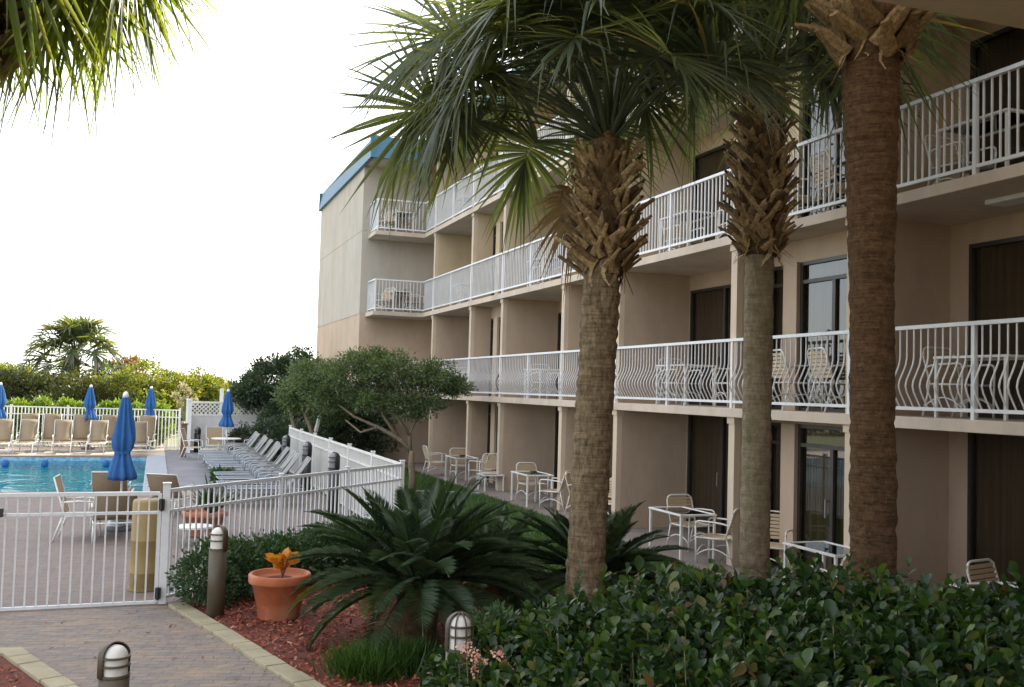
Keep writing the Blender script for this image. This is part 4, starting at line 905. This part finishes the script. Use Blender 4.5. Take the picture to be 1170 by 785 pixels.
def palm(loc, label, path, radii, amp, rings, bark, boot_n, boot_z, boot_r, crown_z, nf, seed, plen, flen, els=(-40, 80), bw=(.075, .10), bendr=(.35, .6), leaf='palm_leaf', dry=(), bth=.42, bootmat='boot', nl=58, w0=.022, extra=(), skip=(), tr_name='palm_tree', group=None, boot_l=(.26, .40), tilt=(28, 55), dr=(.12, .38)):
    r = empty(tr_name, loc, 0, label, 'palm tree', group); rng = random.Random(seed)
    V, F = trunk_mesh(path, radii, amp, seed, rings=rings); mb = MB(); mb.add(V, F); mb.build('trunk', M[bark], r, True)
    P = [Vector(p) for p in path]
    def axis(zv):
        for a, b in zip(P, P[1:]):
            if a.z <= zv <= b.z: return a.lerp(b, (zv-a.z)/(b.z-a.z))
        return Vector((P[-1].x, P[-1].y, zv))
    if boot_n:
        bz0, bz1 = boot_z; prof = [(boot_r(k/10)*.72, bz0+(bz1-bz0)*k/10) for k in range(11)]
        mb = MB(); mb.lathe([(0.05, bz0-.02)]+prof+[(boot_r(1)*.4, bz1+.35), (0, bz1+.4)], 32, c=(P[-1].x, P[-1].y, 0), fn=lambda q, zz, a: q*(1+.06*math.sin(5*a+zz*7))); mb.build('fibre_collar', M['fibre'], r, True)
        boots(boot_n, boot_z, axis, boot_r, seed+5, boot_l, tilt, bw, bth).build('leaf_base', M[bootmat], r)
    top = Vector((P[-1].x, P[-1].y, crown_z)); specs = []
    for i in range(nf):
        f = (i+.5)/nf; az = i*2.39996+rng.uniform(-.2, .2); el = els[0]+(els[1]-els[0])*f**.85+rng.uniform(-7, 7)
        specs.append((az, rad(el), plen*rng.uniform(.8, 1.15)*(1-.25*f), flen*rng.uniform(.9, 1.1), rng.uniform(*bendr)*(1.1-.3*f), rng.uniform(*dr), rng.uniform(-.35, .35)))
    specs += list(extra)+list(dry)
    for i, (az, el, pl, fl_, be, dr, tw) in enumerate(specs):
        if any(abs(((az-s0+PI) % (2*PI))-PI) < s1 and el < rad(s2) for s0, s1, s2 in skip): continue
        PV, PF, LV, LF = frond_arrays(az, el, pl, fl_, nl, seed*100+i, be, dr, w0, tw)
        b0 = np.array(top)+np.array([math.cos(az), math.sin(az), 0])*.12+np.array([0, 0, (el)*.18])
        V = np.vstack([PV, LV])+b0; F = np.vstack([PF, LF+len(PV)]); mesh_np('frond', V, F, M[leaf] if i < nf+len(extra) else M['palm_dry'], r)
    return r
p1 = at(672, 600, 10.0); t1 = at(690, 250, 10.0)
path1 = [(-.03, 0, -.05), (-.02, 0, .6), (0, 0, 1.5), (.03, 0, 2.6), (.06, 0, 3.3), (.09, .0, 4.2), (.10, 0, 5.2)]
g1 = (t1.x-p1.x)
path1 = [(x+g1*z/5.2*.8, y, z) for x, y, z in path1]
palm((p1.x, p1.y, 0), 'left palm with tan trunk and woven brown leaf bases beneath full green crown', path1, [.198, .192, .188, .186, .184, .182, .175], .019, .016, 'bark1', 215, (3.82, 4.98),
     lambda f: .215+.13*math.sin(min(1, f*1.15+.14)*PI*.8)-.03*f, 5.12, 42, 11, 1.3, 1.04, (20, 88), dr=(.06, .26), boot_l=(.20, .35), tilt=(20, 44), bw=(.04, .06), skip=((rad(-125), rad(64), 34), (rad(5), rad(52), 46)), extra=[(rad(160), rad(26), 1.6, 1.1, .45, .16, 1.0), (rad(140), rad(30), 1.4, 1.0, .5, .16, -.4), (rad(170), rad(48), 1.6, 1.15, .5, .15, -1.0), (rad(150), rad(66), 1.6, 1.2, .6, .2, .2), (rad(185), rad(34), 1.35, 1.1, .6, .35, -.3), (rad(-22), rad(22), .95, .95, .5, .3, .3), (rad(205), rad(60), 1.4, 1.15, .6, .25, 0)], dry=[(rad(95), rad(-10), .7, .6, .8, .7, .4)])
p2 = at(863, 600, 11.7); t2 = at(880, 200, 11.7); g2 = t2.x-p2.x
path2 = [(0+g2*z/5.*.7, 0, z) for z in (-.05, .6, 1.5, 2.6, 3.6, 4.6, 5.6, 6.2)]
palm((p2.x, p2.y, 0), 'middle palm with mossy grey trunk and bulging bundle of old leaf bases', path2, [.178, .17, .166, .165, .165, .168, .17, .165], .017, .012, 'bark2', 270, (4.3, 6.1),
     lambda f: .21+.20*math.sin(min(1, f*1.1+.12)*PI*.8)-.07*f, 6.42, 42, 23, 1.25, 1.08, (18, 88), dr=(.06, .26), boot_l=(.18, .33), tilt=(18, 42), bw=(.04, .06), skip=((rad(-124), rad(100), 42),), extra=[(rad(160), rad(10), 1.5, 1.1, .5, .35, .2), (rad(185), rad(28), 1.3, 1.1, .5, .35, .2)])
p3 = at(1001, 600, 8.2); t3 = at(1010, 100, 8.2); g3 = t3.x-p3.x
path3 = [(g3*z/4.6, 0, z) for z in (-.05, .8, 1.6, 2.6, 3.6, 4.4, 5.1, 5.75)]
palm((p3.x, p3.y, 0), 'right palm with thick reddish brown fibrous trunk, crown cut by the overhang', path3, [.198, .186, .18, .174, .176, .196, .226, .225], .016, .014, 'bark3', 70, (5.42, 6.3),
     lambda f: .30+.10*math.sin(f*PI), 6.35, 26, 37, 1.15, 1.1, (5, 84), skip=((rad(-130), rad(60), 40), (rad(175), rad(60), 48), (rad(-20), rad(60), 52)), bootmat='boot3', boot_l=(.26, .42), tilt=(24, 58), nl=56, bw=(.085, .125), bth=.30, dr=(.06, .24),
     extra=[(rad(-15), rad(-32), .72, .78, .3, .08, 1.25), (rad(-30), rad(-12), .8, .75, .3, .1, -1.1)])
# palm whose crown hangs in from the upper left
p4 = at(-34, -78, 7.4)
palm((p4.x, p4.y, 0), 'palm at upper left whose sunlit frond tips hang into the sky', [(0, 0, z) for z in (-.05, 2, 4, 6.1)], [.24, .21, .2, .19], .014, .01, 'bark1', 40, (4.9, 5.9), lambda f: .36, 6.85, 60, 51, .95, 1.25, (-30, 84), nl=74, w0=.025, dr=(.06, .25), leaf='palm_leaf_sun')
# far palm beyond the pool
p5 = at(84, 430, 53)
palm((p5.x, p5.y, 0), 'distant bushy fan palm rising above the scrub beyond the pool', [(0, 0, z) for z in (-.05, 1.2, 2.4, 3.6)], [.26, .24, .23, .22], .02, .01, 'bark2', 30, (2.2, 3.5), lambda f: .4, 3.6, 42, 67, 1.7, 1.3, (-20, 90), nl=30, w0=.055, dr=(.02, .12), bendr=(.05, .3), leaf='palm_leaf')

# ------------------------------------------------------------------ cycads
def cycad(loc, label, nf, L0, seed, h=.45):
    r = empty('sago_palm', loc, 0, label, 'cycad', 'sago palms'); rng = random.Random(seed)
    V, F = trunk_mesh([(0, 0, -.05), (0, 0, h*.5), (0, 0, h)], [.20, .22, .15], .03, seed, 28, 30, .03); mb = MB(); mb.add(V, F); mb.build('trunk', M['fibre'], r, True)
    tv = np.array([(-.027, 0, 0), (.027, 0, 0), (.025, .6, .02), (0, 1, -.08), (-.025, .6, .02)]); tf = np.array([(0, 1, 2, 3, 4)])
    for i in range(nf):
        f = (i+.5)/nf; az = i*2.39996+rng.uniform(-.2, .2); el = rad(-8+88*f**.9+rng.uniform(-8, 8)); L = L0*rng.uniform(.85, 1.1)*(1.05-.2*f)
        hd = np.array([math.cos(az), math.sin(az), 0]); Z = np.array([0, 0, 1.]); S = np.array([-math.sin(az), math.cos(az), 0]); n = 46
        pts, tans = [np.array([hd[0]*.08, hd[1]*.08, h-.05])], []; bend = rng.uniform(.55, 1.0)
        for k in range(n): e = el-bend*(k/n)**1.3*(1.2-.4*f); t = hd*math.cos(e)+Z*math.sin(e); tans.append(t); pts.append(pts[-1]+t*L/n)
        P, D, U, Sz = [], [], [], []
        g = np.random.default_rng(seed*50+i)
        for k in range(6, n):
            for q in (0, .5):
                for s in (-1, 1):
                    t = tans[k]; nrm = np.cross(t, S); nrm = nrm if nrm[2] > 0 else -nrm; fr_ = (k+q)/n
                    P.append(pts[k]+t*L/n*q); D.append(t*(.45+.6*fr_)+S*s*.85+nrm*.32+g.normal(size=3)*.05); U.append(nrm)
                    Sz.append(L0*.17*(math.sin(min(1, fr_*1.02+.04)*PI)**.45)*g.uniform(.9, 1.08))
        V, F = leaf_arrays(np.array(P), np.array(D), np.array(Sz), tv, tf, up=np.array(U))
        mbv = MB(); mbv.tube(pts, list(np.linspace(.011, .004, n+1)), 4)
        V2 = np.array([tuple(v) for v in mbv.v]); base = len(V); quads = [q for q in mbv.f if len(q) == 4]
        me_v = np.vstack([V, V2]); me = bpy.data.meshes.new('frond'); me.from_pydata(me_v.tolist(), [], F.tolist()+[tuple(a+base for a in q) for q in quads]); me.update()
        link('frond', me, M['cycad_old'] if (f < .12 and i % 3 == 0) else M['cycad'], r)
    return r
cycad((2.62, 10.0, 0), 'large dark green sago palm on the mulch right of the terracotta pot', 90, 1.38, 5, .66)
cycad((4.95, 10.75, 0), 'second sago palm, behind and right of the left palm trunk', 52, 1.2, 9, .5)
cycad((3.95, 11.6, 0), 'sago palm between the large one and the left palm trunk', 40, 1.1, 13, .4)

# ------------------------------------------------------------------ shrubs, hedge, trees
def shrub(name, label, loc, blobs, per, size, mat, seed, cl=.2, nclu=60, shell=.7, cat='shrub', group=None, stems=6, sh=.5):
    r = empty(name, loc, 0, label, cat, group)
    crown('foliage', blobs, per, size, M[mat], r, cl, seed, shell, nclu)
    mb = MB(); rng = random.Random(seed)
    for i in range(stems):
        b = blobs[i % len(blobs)]; x, y = b[0]+rng.uniform(-.3, .3)*b[3], b[1]+rng.uniform(-.3, .3)*b[4]
        mb.tube([(x, y, -.02), (x+rng.uniform(-.05, .05), y, sh*.5), (x+rng.uniform(-.2, .2)*b[3], y+rng.uniform(-.2, .2)*b[4], sh)], [.025, .018, .008], 5)
    mb.build('stem', M['bark_tree'], r)
    return r
bl = []
for i in range(8):
    t = i/7; x = .72+2.3*t; y = 12.35+1.9*t; bl.append((x-.72, y-12.35, .36, .42, .42, .40, 1.))
shrub('clipped_shrub', 'low clipped dark green shrub along the fence behind the bollard and pot', (.72, 12.35, 0), bl, 34, .055, 'small', 3, .12, 110, .75, sh=.4)
p = at(575, 700, 7.6)
shrub('small_leaf_shrub', 'small-leaved shrub with pink blossom around the caged bollard light', (p.x, p.y, 0), [(0, 0, .5, .42, .4, .52, 1.2), (-.32, -.25, .35, .3, .3, .38, .8), (.42, .1, .5, .4, .4, .5, 1)], 30, .055, 'small', 4, .12, 90, .6, sh=.5)
# pink blossoms
p = at(540, 748, 6.75); fl_ = empty('pink_flowers', (p.x, p.y, 0), 0, 'cluster of pink flowers in front of the caged bollard light', 'flowers')
rng = np.random.default_rng(8); c = np.array([(0, 0, p.z), (.06, -.02, p.z-.04), (.20, .05, p.z-.02), (-.05, 0, p.z+.05), (.27, 0, p.z-.10), (.02, 0, p.z-.09)]); idx = rng.integers(0, len(c), 190)
P = c[idx]+rng.normal(size=(190, 3))*.022; V, F = leaf_arrays(P, rng.normal(size=(190, 3)), rng.uniform(.018, .03, 190), T_SIMPLE[0]*np.array([1.7, 1, 1]), T_SIMPLE[1], rng=rng); mesh_np('petals', V, F, M['flower'], fl_)
mb = MB()
for q in c: mb.tube([(.08, .1, 0), (q[0]*.6+.03, q[1]+.05, q[2]*.6), tuple(q)], .004, 4)
mb.build('stem', M['petiole'], fl_)
# big-leaved hedge in the right foreground
HG = empty('broad_leaf_hedge', (4., 5.3, 0), 0, 'dense broad-leaved green hedge filling the lower right foreground', 'hedge')
rng = np.random.default_rng(21); S = []
poly = [(2.55, 7.1, .85), (2.9, 6.7, 1.02), (3.4, 6.45, 1.15), (4.2, 6.2, 1.27), (5.2, 5.75, 1.20), (6.4, 5.4, 1.10), (7.6, 4.9, 1.0)]    # crest line (x, y, height)
def crest(x):
    xs = [q[0] for q in poly]; return np.interp(x, xs, [q[1] for q in poly]), np.interp(x, xs, [q[2] for q in poly])
ns = 6600
while len(S) < ns:
    x = rng.uniform(2.0, 7.4); yc, h = crest(x); dy = rng.uniform(-2.6, .55); y = yc+dy*(.55+.45*min(1, max(0, (x-2)/1.2)))
    edge = min(1., (x-2.0)/.7)
    hh = h*(.62+.38*edge)*(1+.10*noise.noise(Vector((x*2.1, y*2.1, 0)))+.05*noise.noise(Vector((x*5, y*5, 3))))*(1. if dy < .15 else 1-.9*(dy-.15)**1.2)*(1-.05*max(0, -dy-1))
    k = rng.random(); z = hh if k < .50 else hh*rng.uniform(.35, 1)
    if k > .78: y = yc-2.5*(.55+.45*min(1, max(0, (x-2)/1.2)))+rng.uniform(-.15, .15); z = hh*rng.uniform(.1, 1)
    S.append((x-4, y-5.3, z+rng.normal()*.035+(rng.uniform(.05, .20) if (k < .5 and rng.random() < .10) else 0)))
S = np.array(S); per = 8; idx = np.repeat(np.arange(len(S)), per); az = np.tile(np.arange(per)*2.39996, len(S))+np.repeat(rng.uniform(0, 6.28, len(S)), per)
el = np.tile(np.linspace(-.05, 1.30, per), len(S))+rng.normal(size=len(idx))*.22
lean = rng.normal(size=(len(S), 3))*.35; D = np.c_[np.cos(az)*np.cos(el), np.sin(az)*np.cos(el), np.sin(el)]+lean[idx]
P = S[idx]+np.c_[np.zeros((len(idx), 2)), np.tile(np.linspace(-.10, .03, per), len(S))]
V, F = leaf_arrays(P, D, (.042+.066*rng.beta(2, 1.6, len(idx)))*np.repeat(rng.uniform(.75, 1.15, len(S)), per), *T_OBO, rng=rng, up=np.tile([0, 0, 1.], (len(idx), 1))+rng.normal(size=(len(idx), 3))*.35)
mesh_np('foliage', V, F, M['hedge'], HG, True)
mb = MB(); r_ = random.Random(4)
for q in S[::3]:
    mb.tube([(q[0]+r_.uniform(-.15, .15), q[1]+r_.uniform(-.15, .15), max(0, q[2]-.6)), (q[0]+.02, q[1], q[2]-.25), tuple(q)], [.008, .006, .004], 4, False)
mb.build('stem', M['petiole'], HG)
# mondo grass tuft
p = gnd(432, 772); MG = empty('grass_clump', (p.x, p.y, 0), 0, 'bright green tuft of ornamental grass on the mulch beneath the sago palm', 'plant')
n = 2600; rng = np.random.default_rng(12); c = np.array([(0, 0), (.25, .05), (-.2, .08), (.42, .16), (.1, .25), (-.1, -.05)]); idx = rng.integers(0, 6, n)
P = np.c_[c[idx]+rng.normal(size=(n, 2))*.10, np.zeros(n)]; a = rng.uniform(0, 2*PI, n); el = rng.uniform(.75, 1.5, n); D = np.c_[np.cos(a)*np.cos(el), np.sin(a)*np.cos(el), np.sin(el)]
tv = np.array([(-.016, 0, 0), (.016, 0, 0), (.014, .4, .0), (.010, .75, -.08), (0, 1, -.22), (-.010, .75, -.08), (-.014, .4, .0)]); tf = np.array([(0, 1, 2, 3, 4, 5, 6)])
V, F = leaf_arrays(P, D, rng.uniform(.18, .36, n), tv, tf, rng=rng); mesh_np('blades', V, F, M['mondo'], MG)
for i, (u, l) in enumerate(((504, 'left of two cream garden stakes at the bottom beside the hedge'), (520, 'right of two cream garden stakes at the bottom beside the hedge'))):
    p = at(u, 779, 8.0); mb = MB(); mb.prism([(-.055, -.012), (.055, -.012), (.055, .012), (-.055, .012)], 0, p.z); mb.prism([(-.04, -.0118), (.05, -.0118), (.05, .0118), (-.04, .0118)], p.z, p.z+.025); o = mb.build('garden_stake', M['pale'], None, bevel=.006); o.location = (p.x, p.y, 0); o.rotation_euler = (0, rad(8), rad(20*i)); tag(o, l, 'stake', 'cream garden stakes')
# trees
def tree(name, label, loc, limbs, blobs, per, size, mat, seed, cl=.4, nclu=90, shell=.45, group=None):
    r = empty(name, loc, 0, label, 'tree', group); mb = MB()
    for pts, r0, r1 in limbs: mb.tube(pts, list(np.linspace(r0, r1, len(pts))), 9)
    mb.build('trunk', M['bark_tree'], r, True)
    crown('crown', blobs, per, size, M[mat], r, cl, seed, shell, nclu); return r
def pt(u, v, D, base): q = at(u, v, D); return tuple(Vector((q.x-base.x, q.y-base.y, q.z)))
b0 = gnd(470, 562); D0 = 25.5
def L_(*uv): return [(pt(u, v, D0+dd, b0)) for u, v, dd in uv]
tb = [pt(u, v, D0+dd, b0)+(rx, ry, rz, k) for u, v, dd, rx, ry, rz, k in ((400, 432, .3, .95, .9, .62, 1.), (452, 425, 0, .95, .9, .55, 1.), (495, 432, 0, .75, .7, .42, .8), (522, 440, .1, .36, .4, .26, .35), (372, 448, .8, .75, .8, .62, .9), (430, 455, 0, .8, .8, .36, .6), (474, 462, -.3, .8, .6, .38, .7), (352, 430, 1., .5, .6, .45, .5), (420, 412, .4, .7, .7, .36, .6))]
tree('spreading_tree', 'small spreading tree with pale forked limbs on the lawn before the far balconies', (b0.x, b0.y, 0),
     [([(0, 0, -.05), (0.02, 0, .35), (-.03, 0, .7), (-.02, 0, .92), (-.02, 0, 1.03)], .10, .06), (L_((469, 515, 0), (455, 500, .1), (432, 488, .2), (405, 476, .3), (386, 462, .4)), .07, .02), (L_((469, 515, 0), (468, 495, 0), (476, 478, -.1), (492, 458, -.1)), .055, .015), (L_((455, 500, .1), (440, 478, .2), (428, 456, .2)), .06, .02), (L_((468, 497, 0), (455, 478, -.1), (452, 455, 0)), .05, .02), (L_((432, 488, .2), (412, 494, .3), (395, 480, .5)), .04, .02)],
     tb, 62, .085, 'tree_leaf', 31, .26, 75, .35)
b1 = at(345, 520, 30.5)
def L1(*uv): return [(pt(u, v, 30.5+dd, b1)) for u, v, dd in uv]
tb = [pt(u, v, 30.5+dd, b1)+(rx, ry, rz, k) for u, v, dd, rx, ry, rz, k in ((362, 436, 0, 1.05, 1., .75, 1.), (345, 452, 0, .8, .8, .55, .7), (385, 455, 0, .9, .8, .5, .7), (372, 470, .5, .9, .8, .45, .6))]
tree('twin_stem_tree', 'leafy green tree with slim pale stems rising behind the side fence', (b1.x, b1.y, 0), [([(0, 0, -.05)]+L1((340, 500, 0), (334, 480, 0), (330, 462, 0)), .10, .04), ([(.3, 0, -.05)]+L1((358, 500, 0), (352, 482, 0), (345, 465, .1)), .09, .04)], tb, 60, .10, 'tree_leaf', 33, .3, 80, .4)
b2 = at(308, 520, 38)
tb = [pt(u, v, 38+dd, b2)+(rx, ry, rz, k) for u, v, dd, rx, ry, rz, k in ((312, 438, 0, 1.45, 1.4, 1.1, 1.3), (288, 448, 0, .8, 1., .6, .8), (345, 430, .5, 1.2, 1.2, 1.0, 1.), (338, 465, -.5, 1.2, 1.1, .9, 1.), (325, 480, -.5, .9, .9, .5, .7))]
tree('dark_round_tree', 'dense dark green rounded tree behind the lattice fence and blue umbrella', (b2.x, b2.y, 0), [([(0, 0, -.05), (0, 0, .8), (.1, 0, 1.8)], .16, .1), ([(.1, 0, .7), (.5, 0, 1.4), (.8, 0, 2.2)], .1, .05)], tb, 70, .13, 'dark_leaf', 35, .38, 85, .5)
p = at(300, 520, 33.8); shrub('dark_mound_shrub', 'dark rounded shrub behind the backs of the pale loungers', (p.x+.3, p.y, 0), [pt(302, 489, 33.8, p)[:2]+(.75, .85, .7, .78, 1.), pt(325, 490, 33.8, p)[:2]+(.75, .9, .7, .8, 1.), pt(345, 492, 33.8, p)[:2]+(.7, .8, .7, .75, 1.)], 50, .10, 'dark_leaf', 36, .22, 70, .7)
p = at(277, 520, 38); shrub('dark_mound_shrub', 'small dark shrub against the lattice fence right of the blue umbrella', (p.x, p.y, 0), [(0, 0, .5, .6, .5, .55, 1.)], 40, .10, 'dark_leaf', 37, .2, 70, .7)
p = at(410, 520, 33); shrub('dark_backdrop_shrub', 'tall dark shrub in the shade behind the spreading tree', (p.x, p.y, 0), [pt(u, v, 33, p)[:3]+(1.1, .9, .8, 1.) for u, v in ((385, 475), (415, 480), (395, 495), (420, 500))], 50, .12, 'dark_leaf', 38, .3, 70, .5)
p = at(300, 560, 24); shrub('tufted_plant', 'small green tuft at the feet of the pale loungers', (gnd(255, 556).x, gnd(255, 556).y, 0), [(0, 0, .2, .25, .25, .25, .6)], 30, .16, 'small', 39, .12, 30, .5)
# scrub beyond the pool
BGS = [('scrub', 'yellow-green sunlit scrub bush just right of the distant palm', 140, 452, 50, [(135, 448, 1.5, 1.6), (160, 440, 1.4, 1.5), (120, 462, 1.4, 1.2)]),
       ('scrub', 'sunlit scrub bush above the right end of the far fence', 190, 455, 52, [(185, 445, 1.4, 1.3), (205, 448, 1.3, 1.2), (170, 458, 1.4, 1.1)]),
       ('scrub', 'sparse pointed scrub bush left of the dark round tree', 230, 450, 54, [(226, 442, 1.2, 1.0), (240, 447, 1.0, .8), (250, 455, .9, .8), (215, 452, 1.1, .9)]),
       ('scrub_dark', 'dark scrub thicket at the foot of the distant palm', 75, 460, 49, [(65, 448, 1.5, 1.3), (92, 450, 1.6, 1.3), (45, 452, 1.4, 1.2), (110, 458, 1.3, 1.)]),
       ('scrub_dark', 'dark green bush at the left edge beyond the far fence', 10, 455, 50, [(8, 446, 1.5, 1.2), (-20, 444, 1.6, 1.3), (30, 452, 1.3, 1.1)]),
       ('scrub', 'yellow-green bush behind the left edge umbrella', 18, 430, 60, [(12, 432, 1.6, 1.1), (-15, 430, 1.8, 1.2), (38, 436, 1.4, .9)]),
       ('scrub_red', 'bronze tinted scrub bush between the distant palm and sunlit bush', 135, 430, 55, [(128, 428, 1.0, .9), (148, 426, 1.1, .8), (200, 470, 1.2, .8)])]
for i, (mt, l, u, v, D, bs) in enumerate(BGS):
    p = at(u, v, D); shrub('scrub_bush', l, (p.x, p.y, 0), [pt(a, b_, D+random.uniform(-1, 1), p)[:3]+(r0, 1.3, r1, 1.) for a, b_, r0, r1 in bs]+[pt(a, b_+14, D+random.uniform(-1, 1), p)[:2]+(.9, r0*1.1, 1.3, .95, .8) for a, b_, r0, r1 in bs], 40, .17, mt, 50+i, .42, 60, .5, 'bush', 'scrub bushes beyond the pool', sh=1.2)
p = at(212, 450, 46); pl = empty('plume_grass', (p.x, p.y, 0), 0, 'pale feathery plumes arching in front of the sunlit scrub', 'plant'); rng = np.random.default_rng(5)
Pp, Dd = [], []; mb = MB()
for k, (u, v) in enumerate(((224, 458), (216, 448), (208, 441), (200, 452), (212, 456), (205, 462))):
    e = Vector(pt(u, v, 46, p)); mb.tube(arc((0, 0, 0), (e.x*.3, 0, e.z*1.1), tuple(e), 6), .012, 4)
    for t in np.linspace(.7, 1, 26): q = arc((0, 0, 0), (e.x*.3, 0, e.z*1.1), tuple(e), 60)[int(t*60)]; Pp.append(tuple(q)); Dd.append((e.x*.6, 0, .3))
Pp = np.repeat(np.array(Pp), 3, 0)+rng.normal(size=(len(Pp)*3, 3))*.07; Dd = np.repeat(np.array(Dd), 3, 0)+rng.normal(size=Pp.shape)*.6
V, F = leaf_arrays(Pp, Dd, rng.uniform(.10, .2, len(Pp)), *T_SIMPLE, rng=rng); mesh_np('plume', V, F, M['plume'], pl); mb.build('stem', M['petiole'], pl)
# bright low hedge just behind the far fence
h0 = Vector((-13, 44.1)); h1 = Vector((.6, 41.2)); hb = []
for i in range(16):
    q = h0.lerp(h1, (i+.5)/16); hb.append((q.x+6, q.y-42.6, .95, .55, .45, .85, .8))
shrub('bright_hedge', 'bright yellow-green low hedge along the back of the far fence', (-6, 42.6, 0), hb, 34, .14, 'bright', 70, .2, 130, .75, 'hedge', sh=.8)
# wide wood of scrub further back
rng = np.random.default_rng(77); tb = []
for i in range(46):
    x = -34+i*1.1+rng.uniform(-.5, .5); y = 62+rng.uniform(-3, 6); tb.append((x, y, rng.uniform(1.0, 1.5), 1.9, 1.8, rng.uniform(1.2, 1.7), 1.))
o = crown('distant_scrub', tb, 32, .24, M['scrub_dark'], None, .55, 78, .5, 44); tag(o, kind='stuff')
